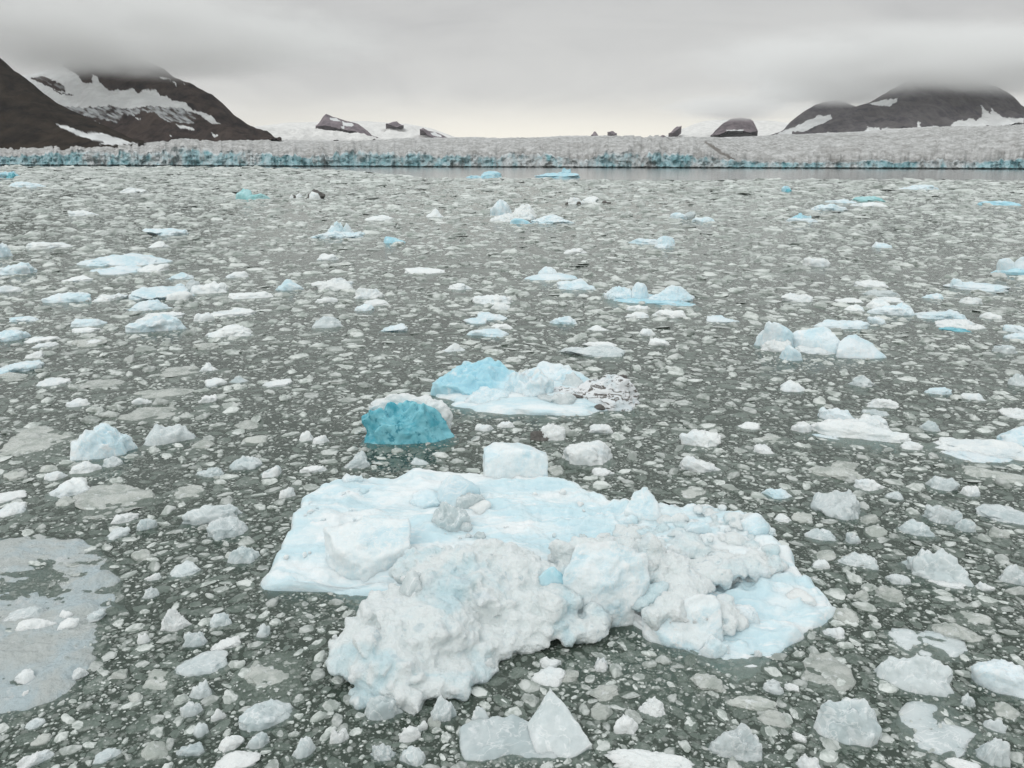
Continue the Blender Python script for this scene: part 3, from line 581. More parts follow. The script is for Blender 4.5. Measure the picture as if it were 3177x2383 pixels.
# ---- the main floe
OUT = [(578, 1276, 0), (584, 1235, .06), (600, 1195, .16), (622, 1150, .28), (640, 1108, .36), (655, 1068, .42), (700, 1045, .45), (742, 1034, .48), (800, 1022, .5), (900, 1016, .5), (1000, 1020, .5), (1100, 1030, .48),
       (1190, 1034, .46), (1250, 1048, .45), (1310, 1068, .43), (1365, 1086, .42), (1440, 1090, .42), (1540, 1096, .40), (1590, 1110, .38), (1645, 1128, .36), (1680, 1165, .33), (1704, 1185, .31),
       (1722, 1218, .27), (1748, 1245, .22), (1770, 1272, .17), (1803, 1302, .09), (1785, 1325, .06), (1740, 1362, .02), (1690, 1405, -.01), (1650, 1445, -.04), (1605, 1490, -.10),
       (1550, 1465, -.12), (1500, 1430, -.05), (1440, 1400, -.02), (1410, 1345, .02), (1384, 1300, .08), (1330, 1312, .06), (1240, 1325, .04), (1120, 1345, 0), (1000, 1350, 0), (860, 1340, 0), (760, 1300, 0), (715, 1280, 0), (650, 1278, 0)]
INN = [(700, 1120, .40), (800, 1100, .40), (950, 1120, .36), (1100, 1110, .36), (1250, 1120, .36), (1400, 1140, .34), (1550, 1170, .33), (1650, 1210, .28), (700, 1220, .16), (640, 1240, .10), (800, 1200, .26),
       (1000, 1180, .30), (1150, 1170, .30), (1300, 1170, .30), (1450, 1210, .28), (1600, 1260, .20), (1700, 1290, .13), (1600, 1330, .11), (1500, 1300, .18), (1620, 1400, .03), (1560, 1390, .05), (1690, 1340, .07), (1400, 1280, .22), (1200, 1280, .2), (1000, 1290, .2), (850, 1290, .15)]
fw = [np.r_[PV(a, b, z)[:2], z] for a, b, z in OUT]
iw = [np.r_[PV(a, b, z)[:2], z] for a, b, z in INN]
zp = np.array(fw + iw)
mc = PV(1230, 1215, .3)[:2]
def main_relief(x, y):
    p = np.c_[x * 0.7, y * 2.4, 0 * x]
    led = ridge(p * 1.6 + 3.1, 4, 41)
    xr = sst(0.2, 1.6, x)                         # the right half is broken into low ledges
    st = fbm(np.c_[x * .9 + 5, y * 1.6, 0 * x], 2, 77) * 1.6 + (y - 9.0) * 1.5
    step = np.abs((st % 1.0) - 0.5)
    rough = fbm(np.c_[x * 9, y * 9, 0 * x], 4, 5)
    lump, cid = worley(np.c_[x * 4.2 + 0.35 * rough, y * 5.0, 0 * x + .3], 21)
    lumps = np.clip(0.55 - lump, 0, 1) * (cid > .45)
    return 0.04 * led + .05 * fbm(np.c_[x * 1.6, y * 2.2, 0 * x], 3, 9) + xr * (0.11 * (step - .25) + 0.11 * lumps) + (1 - xr) * 0.05 * lumps + 0.018 * rough
mroot = thing('ice_floe', (mc[0], mc[1], 0), 'largest white and blue ice floe with a rough snowy ridge along its near side', 'ice floe', FLOES)
slab, mrad, mth = polar_sheet('layered_slab', fw, zp, mc, main_relief, 'f', mroot, nth=640, nr=170, seed=11)
MPOLY = [(a[0], a[1]) for a in fw]
def main_z(x, y):
    x = np.atleast_1d(np.asarray(x, float)); y = np.atleast_1d(np.asarray(y, float))
    return float((ipol(zp, x, y) + main_relief(x, y))[0])
def seat(px, py):
    z = 0.3
    for _ in range(8):
        p = P(px, py, z); z = main_z(p[0], p[1])
    return z
LAND.append(('largest floe', mc[0], mc[1]))

def heap(name, ells, nl, lr, vox, mk, parent, seed, disp=0.02, zmin=-0.35):
    """crusted heap: overlapping ellipsoids and small lumps fused into one skin"""
    rg = np.random.default_rng(seed)
    V_, F_l = [], []; base = 0
    def addE(c, r, n):
        nonlocal base
        d, f = ico(n); v = d * np.asarray(r) * (1 + 0.12 * fbm(d * 2 + rg.uniform(0, 30, 3), 3, 3))[:, None] + np.asarray(c)
        V_.append(v); F_l.append(f + base); base += len(v)
    def addK(c, r):
        nonlocal base
        d, f = ico(3); k = rg.normal(size=(10, 3)); k /= np.linalg.norm(k, axis=1)[:, None]
        dp = np.maximum(d @ k.T, 1e-3) / rg.uniform(.6, 1, 10); rr = (np.sum(dp ** 16, 1) + .8 ** 16) ** (-1 / 16)
        V_.append(d * rr[:, None] * np.asarray(r) + np.asarray(c)); F_l.append(f + base); base += len(d)
    for c, r in ells: addE(c, r, 4)
    cs = [e for e in ells]
    wgt = np.array([np.prod(e[1]) ** (2 / 3) for e in cs]); wgt /= wgt.sum()
    for k in range(nl):
        c, r = cs[int(rg.choice(len(cs), p=wgt))]
        d = rg.normal(size=3); d[2] = abs(d[2]) * 0.8 - 0.25; d[1] -= 0.35; d /= np.linalg.norm(d)
        p = np.asarray(c) + d * np.asarray(r) * rg.uniform(.93, 1.04)
        s = lr[0] * (lr[1] / lr[0]) ** (rg.random() ** 1.8)
        if p[2] < zmin: continue
        if rg.random() < .4: addK(p, s * 1.35 * rg.uniform(.7, 1.4, 3))
        else: addE(p, s * rg.uniform(.7, 1.3, 3) * np.array([1, 1, .85]), 2)
    me = mesh_np('heap_src', np.concatenate(V_), np.concatenate(F_l), M[mk])
    o = bpy.data.objects.new('heap_src', me); C.objects.link(o)
    md = o.modifiers.new('r', 'REMESH'); md.mode = 'VOXEL'; md.voxel_size = vox; md.use_smooth_shade = True
    ms = o.modifiers.new('s', 'SMOOTH'); ms.factor = 0.5; ms.iterations = 2
    bpy.context.view_layer.update()
    dg = bpy.context.evaluated_depsgraph_get()
    m2 = bpy.data.meshes.new_from_object(o.evaluated_get(dg))
    bpy.data.objects.remove(o)
    n = len(m2.vertices); co = np.empty(n * 3, np.float32); m2.vertices.foreach_get('co', co); co = co.reshape(-1, 3).astype(float)
    no = np.empty(n * 3, np.float32); m2.vertices.foreach_get('normal', no); no = no.reshape(-1, 3)
    wd, _ = worley(co * 13, seed); w2, _ = worley(co * 5.5, seed + 2)
    w3, _ = worley(co * 27, seed + 4)
    dd = disp * (fbm(co * 9, 4, seed) + 0.55 * (0.5 - wd) + 1.2 * (0.5 - w2) + .8 * (.5 - w3) + .8 * np.minimum(0, fbm(co * 4.5, 3, seed + 9)) * 2)
    co = co + no * dd[:, None]
    co -= np.array(parent.location)
    m2.vertices.foreach_set('co', co.astype(np.float32).ravel())
    m2.materials.clear(); m2.materials.append(M[mk]); m2.name = name
    m2.polygons.foreach_set('use_smooth', np.ones(len(m2.polygons), bool)); m2.update()
    o = link(name, m2, parent.location, parent)
    return o
def E(vx, vy, z, rx, ry, rz): return (PV(vx, vy, z), (rx, ry, rz))
heap('snow_ridge', [
    E(850, 1420, 0.17, .52, .50, 0.25), E(790, 1400, 0.15, .36, .45, 0.21), E(860, 1340, 0.28, .46, .46, 0.28), E(930, 1350, 0.31, .50, .48, 0.28), E(950, 1270, 0.40, .42, .36, 0.28),
    E(1040, 1290, 0.34, .40, .40, 0.30), E(1010, 1230, 0.47, .46, .30, 0.25), E(1110, 1240, 0.45, .40, .30, 0.23), E(1120, 1310, 0.24, .36, .36, 0.25), E(1190, 1340, 0.17, .34, .28, 0.18), E(940, 1460, 0.07, .42, .32, 0.16), E(860, 1490, 0.02, .40, .28, 0.16),
    E(1040, 1385, 0.09, .42, .30, 0.20), E(1000, 1440, 0.03, .34, .26, 0.15), E(1110, 1370, 0.09, .36, .28, 0.20), E(1080, 1215, 0.50, .40, .28, 0.21), E(920, 1230, 0.36, .36, .28, 0.25), E(1290, 1190, 0.50, .34, .2, 0.18), E(1225, 1265, 0.33, .16, .2, 0.25), E(1405, 1250, 0.33, .14, .2, 0.25),  E(1230, 1210, 0.43, .2, .2, 0.16), E(1390, 1290, 0.21, .2, .2, 0.20), E(1200, 1300, 0.28, .30, .26, 0.21), E(1250, 1360, 0.10, .32, .22, 0.13)],
    620, (.02, .125), .0165, 's', mroot, 5, .016)
heap('snow_shoulder', [
    E(1400, 1225, .46, .30, .26, .22), E(1345, 1195, .50, .30, .20, .18), E(1470, 1265, .32, .34, .26, .18), E(1540, 1230, .34, .40, .22, .12), E(1620, 1225, .30, .40, .2, .10),
    E(1470, 1325, .18, .36, .28, .20), E(1480, 1315, .26, .40, .20, .14), E(1540, 1330, .16, .30, .24, .17)],
    260, (.02, .11), .0165, 's', mroot, 8, .014)
Ys = lambda vx, vy: P(vx * V, vy * V, seat(vx * V, vy * V))[1]
def rubble(name, boxes, n, lr, seed, mk='s'):
    rg = np.random.default_rng(seed); L = []
    for k in range(n):
        x0, y0, x1, y1 = boxes[int(rg.integers(len(boxes)))]
        vx, vy = rg.uniform(x0, x1) * V, rg.uniform(y0, y1) * V
        z = seat(vx, vy); q = P(vx, vy, z)
        if not inpoly(np.array([q[0]]), np.array([q[1]]), MPOLY)[0]: continue
        s = lr[0] * (lr[1] / lr[0]) ** (rg.random() ** 1.5)
        L.append((q - np.array([0, 0, .25 * s]), s * rg.uniform(.75, 1.35, 3) * np.array([1.15, 1, .75])))
    heap(name, L, 0, (.03, .1), .017, mk, mroot, seed, .009)
rubble('rubble_crust', [(1400, 1085, 1690, 1160), (1480, 1100, 1720, 1230), (1340, 1130, 1500, 1190), (1470, 1180, 1690, 1270)], 230, (.03, .15), 71)
rg_ = np.random.default_rng(72)
for k in range(64):
    bx = [(600, 1180, 760, 1275), (640, 1060, 780, 1130), (900, 1130, 1100, 1185), (1090, 1020, 1380, 1110), (740, 1020, 1050, 1060), (1180, 1130, 1380, 1165)][k % 6]
    vx, vy = rg_.uniform(bx[0], bx[2]), rg_.uniform(bx[1], bx[3]); wv = 6 + 22 * rg_.random() ** 2
    q = PV(vx, vy, .35)
    if not inpoly(np.array([q[0]]), np.array([q[1]]), MPOLY)[0]: continue
    place_lump('rubble_lump', (vx * V, vy * V, (vx + wv) * V, (vy + .6 * wv) * V), 'dkj'[k % 3], 'wbc'[k % 3], 7200 + k, seat((vx + wv / 2) * V, (vy + .6 * wv) * V), mroot, res=3, sub=.06, fl=0)
def part_lump(name, vb, style, mk, z0, seed, **kw):
    return place_lump(name, (vb[0] * V, vb[1] * V, vb[2] * V, vb[3] * V), style, mk, seed, z0, mroot, **kw)
hullv('smooth_lump', [(1218, 1232, .12), (1246, 1172, .36), (1330, 1164, .40), (1398, 1192, .36), (1408, 1250, .22), (1368, 1306, .08), (1290, 1340, .0), (1222, 1338, .04), (1300, 1262, .02), (1210, 1290, .08)], P(1300 * V, 1345 * V, .08)[1], 'bw', mroot, .016, drop=.1, seed=31, disp=.010)
part_lump('blue_lens', (1145, 1195, 1232, 1300), 'k', 'B', .26, 36, res=5, dr=.6)
part_lump('smooth_lump', (858, 1222, 938, 1308), 'k', 'c', .40, 33, res=5, dr=.8)
hullv('blue_foot', [(1392, 1340, .34), (1412, 1362, .22), (1455, 1392, .08), (1512, 1408, .0), (1563, 1350, .16), (1516, 1282, .36), (1553, 1284, .38), (1400, 1310, .46)], P(1511 * V, 1411 * V, .0)[1], 'bw', mroot, .018, base=-.3, seed=35, disp=.012)
part_lump('smooth_lump', (1010, 1420, 1075, 1465), 'd', 's', .0, 37, res=5)
part_lump('smooth_lump', (930, 1480, 985, 1560), 's', 'c', .0, 38, res=5)
part_lump('smooth_lump', (790, 1500, 880, 1555), 'd', 'c', .0, 39, res=5)
KO = [(1120, 1450, -.34), (1240, 1395, -.26), (1330, 1405, -.26), (1390, 1395, -.2), (1450, 1385, -.08), (1560, 1400, -.05), (1650, 1436, -.07), (1655, 1462, -.14), (1600, 1505, -.22), (1480, 1515, -.30), (1300, 1500, -.38), (1180, 1480, -.40)]
kw_ = [np.r_[PV(a, b, z)[:2], z] for a, b, z in KO]
kc = PV(1440, 1440, -.2)[:2]
polar_sheet('sunken_skirt', kw_, np.array(kw_), kc, lambda x, y: .03 * fbm(np.c_[x * 3, y * 3, 0 * x], 4, 93), 'f', mroot, bottom=-.7, nth=200, nr=50, lip=.06, seed=17)
# blocks that lie loose on the floe
def block(label, crop, x0, y0, x1, y1, style, mk, seed, z=None, **kw):
    b = box(crop, x0, y0, x1, y1)
    z = seat((b[0] + b[2]) / 2, b[3]) if z is None else z
    kw.setdefault('sub', .16); kw.setdefault('fl', 0.0)
    o = place_lump('ice_block', b, style, mk, seed, z, None, **kw)
    return tag(o, label, 'ice block', BLOCKS)
tag(hullv('ice_block', [(1049, 995, .02), (1062, 1032, 0), (1112, 1042, 0), (1180, 1046, 0), (1185, 988, .04), (1150, 972, .03), (1096, 974, .06), (1043, 966, .26), (1066, 953, .4), (1122, 957, .42), (1180, 976, .36)], Ys(1120, 1044), 'bw', None, .018, drop=.12, seed=52, disp=.009), 'biggest glassy pale blue block, standing on the far edge of the largest floe', 'ice block', BLOCKS)
block('small white block leaning at the foot of the biggest glassy block', 'V', 1063, 1010, 1102, 1048, 'd', 'b', 53)
block('rounded blue-white block, uppermost in the chunk pile on the largest floe', 'V', 945, 1026, 1042, 1092, 'k', 'b', 54)
block('wedge of white ice, left end of the chunk pile on the largest floe', 'V', 885, 1055, 968, 1098, 'k', 'b', 55)
block('broad white chunk in the middle of the chunk pile on the largest floe', 'V', 930, 1086, 1020, 1150, 's', 'c', 56)
block('thin greyish chunk at the right of the chunk pile on the largest floe', 'V', 985, 1060, 1052, 1092, 's', 'c', 57)
block('smooth white oblong chunk, right end of the chunk pile', 'V', 1010, 1082, 1062, 1112, 'o', 'w', 58)
block('round greyish pebble of ice at the near side of the chunk pile', 'V', 978, 1112, 1024, 1148, 'o', 'c', 59)
tag(hullv('ice_block', [(783, 1231, .0), (815, 1206, .08), (887, 1178, .22), (722, 1178, .2), (700, 1140, .42), (784, 1112, .62), (884, 1120, .6), (800, 1150, .34)], Ys(783, 1231), 'bw', None, .018, drop=.2, seed=60, disp=.010), 'large tilted translucent slab with a turquoise lower corner on the largest floe', 'ice block', BLOCKS)
tag(hullv('ice_block', [(1349, 1100, .12), (1369, 1060, .26), (1396, 1052, .28), (1416, 1076, .22), (1436, 1122, .04), (1385, 1126, .0), (1350, 1120, .1)], Ys(1390, 1125), 'bw', None, .016, drop=.12, seed=61, disp=.009), 'pyramid-shaped white block on the far side of the largest floe', 'ice block', BLOCKS)
block('little white block in front of the pyramid-shaped block', 'H', 520, 655, 635, 738, 'k', 'b', 62)
block('white flake block right of the pyramid-shaped block', 'H', 915, 700, 1115, 840, 'k', 'b', 63)
block('wide white block near the far right rim of the largest floe', 'H', 1255, 640, 1520, 808, 'k', 'b', 64)
block('smooth flat tile of pale ice on the right part of the largest floe', 'H', 1200, 1215, 1465, 1398, 's', 'b', 65, hmul=.5)
block('rounded greyish lump above the blue cleft on the largest floe', 'H', 1050, 1025, 1255, 1142, 'k', 'c', 66)
block('white elongated lump near the right tip of the largest floe', 'H', 1605, 1180, 1835, 1262, 'o', 'w', 67)
block('pale blue rounded lump between the cleft and the snowy shoulder', 'H', 1190, 980, 1380, 1110, 'k', 'b', 68)
block('low white lump beside the square-cornered foot of the snowy ridge', 'H', 890, 1145, 1065, 1228, 'd', 'w', 69)
block('white rounded block resting on the sunken skirt of the largest floe', 'K', 810, 635, 1030, 810, 'd', 'b', 70, sub=.15)
block('small pale block on the left rim of the largest floe', 'V', 738, 1022, 786, 1048, 'd', 'b', 71)
block('tiny clear pebble on the sunken skirt of the largest floe', 'K', 1190, 735, 1250, 790, 'd', 'c', 72)

# ---- the wide waterlogged sheet at the left edge
SO = [(-150, 1165, .006), (60, 1150, .006), (170, 1160, .006), (245, 1195, .006), (275, 1300, .006), (240, 1340, .006), (222, 1390, .006), (195, 1450, .006), (160, 1500, .006), (100, 1530, .006), (25, 1552, .006), (-150, 1560, .006)]
sw = [np.r_[PV(a, b, z)[:2], z] for a, b, z in SO]
sz = np.array(sw + [np.r_[PV(a, b, z)[:2], z] for a, b, z in [(60, 1400, .06), (120, 1380, .05), (60, 1250, .0), (150, 1300, .01), (0, 1450, .03), (90, 1480, .02), (-60, 1300, .01)]])
sc = PV(60, 1350, 0)[:2]
def sheet_relief(x, y):
    return 0.042 * fbm(np.c_[x * 2.0, y * 3.0, 0 * x], 5, 91) + 0.015 * ridge(np.c_[x * 5, y * 7, 0 * x], 3, 92) + 0.008
sroot = thing('ice_floe', (sc[0], sc[1], 0), 'wide waterlogged grey ice sheet, awash, with a bluish middle and small chunks on it', 'ice floe', FLOES)
M['sg'] = ice_mat('waterlogged_sheet_ice', (0.53, 0.565, 0.55), (0.50, 0.585, 0.61), 1.6, 0.40, 0.62, 0.35, 0.2, bump=0.7, bscale=30, var=0.0, cc=(0.66, 0.69, 0.69), spots=((0.34, 0.38, 0.36), 7.0))
polar_sheet('waterlogged_sheet', sw, sz, sc, sheet_relief, 'sg', sroot, bottom=-.25, nth=320, nr=90, lip=.10, seed=13, out=.03, edge_noise=.06)
LAND.append(('wide waterlogged sheet', sc[0], sc[1]))
for (a, bx) in enumerate([(440, 490, 550, 570, 'd', 'rounded white pebble, upper of two on the waterlogged sheet'), (440, 555, 588, 652, 's', 'oval white pebble, lower of two on the waterlogged sheet'), (150, 555, 400, 655, 's', 'flat white flake lying on the waterlogged sheet'),
                          (640, 495, 780, 565, 'd', 'pale chunk nearest the right rim of the waterlogged sheet'), (60, 480, 310, 570, 's', 'broad pale flake behind the white flake on the waterlogged sheet'), (130, 930, 260, 1020, 's', 'small tilted flake on the near half of the waterlogged sheet'), (150, 1095, 220, 1150, 'd', 'tiny white lump near the front rim of the waterlogged sheet'), (540, 920, 640, 990, 'j', 'rough white chunk on the lower right rim of the waterlogged sheet')]):
    b = box('F', *bx[:4])
    o = place_lump('ice_block', b, bx[4], 'c' if a in (3, 4) else 'w', 200 + a, .02, None, sub=.04)
    tag(o, bx[5], 'ice block', BLOCKS)

# ------------------------------------------------------------------ the single floes
singles = [s for s in singles if s[0][3] > s[0][1]]
def parea(s): return (min(s[0][2], 3177) - max(s[0][0], 0)) * (s[0][3] - s[0][1])
singles.sort(key=parea, reverse=True)
NMAX = 300 - len(LAND)
small_singles = singles[NMAX:]
singles = singles[:NMAX]
rec = []
for k, (b, mk, st) in enumerate(singles):
    gran = 0.018 if (mk == 'w' and st in 'jd') else 0.0
    o = place_lump('ice_floe', b, st, mk, 1000 + k, gran=gran)
    rec.append((o, b, mk, st))
# labels: look, then where it lies from the nearest landmark
ORD = ['', 'second ', 'third ', 'fourth ', 'fifth ', 'sixth ', 'seventh ', 'eighth ', 'ninth ', 'tenth ', 'eleventh ', 'twelfth ', 'thirteenth ', 'fourteenth ']
lp = [(n, *proj(np.array([x, y, 0.0]))) for n, x, y in LAND]
buck = {}
for o, b, mk, st in rec:
    cx, cy = (b[0] + b[2]) / 2, b[3]
    best = min(lp, key=lambda l: math.hypot(l[1] - cx, 2.2 * (l[2] - cy)))
    dx, dy = cx - best[1], 2.2 * (cy - best[2])
    if abs(dx) > abs(dy): sec = 'right of' if dx > 0 else 'left of'
    else: sec = 'in front of' if dy > 0 else 'beyond'
    buck.setdefault((best[0], sec, mk, st), []).append((math.hypot(dx, dy), o, b))
for (ln, sec, mk, st), L in buck.items():
    L.sort(key=lambda t: t[0])
    for k, (_, o, b) in enumerate(L):
        nth = ORD[k] + 'nearest'
        tag(o, f"{COLW[mk]} {SHW[st]} floe, {nth} of its kind {sec} the {ln}", 'ice floe', FLOES)

# ------------------------------------------------------------------ brash ice (uncountable chips)
def brash():
    prot = bpy.data.collections.new('brash_chips')
    for k in range(14):
        rg = np.random.default_rng(400 + k)
        st = 'djsdjpsjddsfsj'[k]
        flat = rg.uniform(.2, .42) if st != 'f' else .12
        v, f = lump_np(rg, 1.0, rg.uniform(.55, .95), flat, rg.uniform(.15, .3), st, 4 if k % 2 == 0 else 3, 0.0)
        me = mesh_np('brash_chip', v, f, M['br'])
        prot.objects.link(bpy.data.objects.new(f'chip_{k:02d}', me))
    rg = np.random.default_rng(99)
    N = 250000
    # size law N(>s) ~ s^-2, fewer chips the farther out, matched to what the eye can resolve
    u = rg.random(N); D = 4.6 * (1000 / 4.6) ** u
    az = rg.uniform(-.86, .86, N)
    x = az * D; y = D.copy()
    rs = np.random.default_rng(98); D2 = 3.5 * (16 / 3.5) ** rs.random(30000); a2 = rs.uniform(.86, 1.8, 30000) * rs.choice([-1, 1], 30000)   # beside the frame
    x = np.r_[x, a2 * D2]; y = np.r_[y, D2]; D = np.r_[D, D2]; N = len(x)
    edge = edge_y(x, y)
    clump = fbm(np.c_[x / (.10 * D + .8), np.log(D) * 9, 0 * x], 3, 501)
    keep = (y < edge) & (rg.random(N) < np.clip(.95 + .45 * clump, .3, 1))
    x, y, D = x[keep], y[keep], D[keep]
    smin = 0.0031 * np.hypot(y, CAMH)
    s = smin * (1 - rg.random(len(x))) ** -0.62
    smax = smin * 8.5
    s = np.minimum(s, smax * rg.uniform(.6, 1, len(x)))
    o = np.argsort(-s); x, y, s = x[o], y[o], s[o]
    # keep off the floes
    inside = np.zeros(len(x), bool); pr = rg.random(len(x))
    for (fx, fy, a, b, ang, soft) in foot:
        ca, sa = math.cos(-ang), math.sin(-ang)
        m = (np.abs(x - fx) < a * 1.5 + .5) & (np.abs(y - fy) < a * 1.5 + .5)
        idx = np.nonzero(m)[0]
        if len(idx) == 0: continue
        dx, dy = x[idx] - fx, y[idx] - fy
        lx, ly = dx * ca - dy * sa, dx * sa + dy * ca
        q = np.hypot(lx / (a + .35 * s[idx]), ly / (b + .35 * s[idx]))
        inside[idx] |= (q < 1.0) & ((pr[idx] > .35) if soft else True)
    inside |= inpoly(x, y, MPOLY)
    inside |= inpoly(x, y, [(a[0], a[1]) for a in sw]) & (pr > .25)
    x, y, s = x[~inside], y[~inside], s[~inside]
    # thin out crowding, big ones first
    cells = {}; ok = np.zeros(len(x), bool)
    lev = np.floor(np.log2(s)).astype(int)
    for i in range(len(x)):
        good = True
        for L in (lev[i], lev[i] + 1, lev[i] + 2):
            g = 2.0 ** (L + 1)
            ix, iy = int(math.floor(x[i] / g)), int(math.floor(y[i] / g))
            for a in (-1, 0, 1):
                for b in (-1, 0, 1):
                    for (qx, qy, qs) in cells.get((L, ix + a, iy + b), ()):
                        if (qx - x[i]) ** 2 + (qy - y[i]) ** 2 < (0.40 * (qs + s[i])) ** 2: good = False; break
                    if not good: break
                if not good: break
            if not good: break
        if good:
            ok[i] = True; g = 2.0 ** (lev[i] + 1)
            cells.setdefault((lev[i], int(math.floor(x[i] / g)), int(math.floor(y[i] / g))), []).append((x[i], y[i], s[i]))
    x, y, s = x[ok], y[ok], s[ok]
    n = len(x); print('brash chips', n)
    kind = rg.integers(0, 14, n)
    dist = np.hypot(x, y)
    sink = rg.random(n)
    sk = np.interp(dist, [0, 12, 40], [.66, .62, .42])
    low = np.where(sink < sk, rg.uniform(.10, .32, n), rg.uniform(.5, 1.0, n))     # a third are almost awash
    zs = low * np.interp(dist, [0, 20, 60, 300], [1.0, .85, .62, .5])
    scl = np.c_[s, s * rg.uniform(.7, 1.1, n), s * zs]
    rot = np.c_[rg.normal(0, .07, n), rg.normal(0, .07, n), rg.uniform(0, 2 * np.pi, n)]
    z = np.where(sink < sk, -.045 * s * rg.uniform(0, 2.6, n), -.02 * s)
    me = bpy.data.meshes.new('brash_ice')
    me.vertices.add(n); me.vertices.foreach_set('co', np.c_[x, y, z].astype(np.float32).ravel())
    a = me.attributes.new('kind', 'INT', 'POINT'); a.data.foreach_set('value', kind.astype(np.int32))
    a = me.attributes.new('scl', 'FLOAT_VECTOR', 'POINT'); a.data.foreach_set('vector', scl.astype(np.float32).ravel())
    a = me.attributes.new('rot', 'FLOAT_VECTOR', 'POINT'); a.data.foreach_set('vector', rot.astype(np.float32).ravel())
    me.materials.append(M['br'])
    ob = link('brash_ice', me)
    ng = bpy.data.node_groups.new('scatter_brash', 'GeometryNodeTree')
    ng.interface.new_socket('Geometry', in_out='INPUT', socket_type='NodeSocketGeometry')
    ng.interface.new_socket('Geometry', in_out='OUTPUT', socket_type='NodeSocketGeometry')
    gi = ng.nodes.new('NodeGroupInput'); go = ng.nodes.new('NodeGroupOutput')
    ip = ng.nodes.new('GeometryNodeInstanceOnPoints'); ci = ng.nodes.new('GeometryNodeCollectionInfo')
    ci.inputs[0].default_value = prot; ci.inputs['Separate Children'].default_value = True; ci.inputs['Reset Children'].default_value = True
    ng.links.new(gi.outputs[0], ip.inputs['Points']); ng.links.new(ci.outputs[0], ip.inputs['Instance'])
    ip.inputs['Pick Instance'].default_value = True
    def at(nm, ty):
        q = ng.nodes.new('GeometryNodeInputNamedAttribute'); q.data_type = ty; q.inputs[0].default_value = nm; return q.outputs[0]
    ng.links.new(at('kind', 'INT'), ip.inputs['Instance Index'])
    ng.links.new(at('scl', 'FLOAT_VECTOR'), ip.inputs['Scale'])
    er = ng.nodes.new('FunctionNodeEulerToRotation'); ng.links.new(at('rot', 'FLOAT_VECTOR'), er.inputs[0]); ng.links.new(er.outputs[0], ip.inputs['Rotation'])
    ng.links.new(ip.outputs[0], go.inputs[0])
    md = ob.modifiers.new('scatter', 'NODES'); md.node_group = ng
    tag(ob, 'countless small chips of brash ice covering the dark water', kind='stuff')
def edge_y(x, y):
    q = x / np.maximum(y, 1)
    e = 1250 - 960 * sst(-.42, -.08, q)
    return e * (1 + .10 * vn(np.c_[q * 6, 0 * q, 0 * q], 4))
brash()

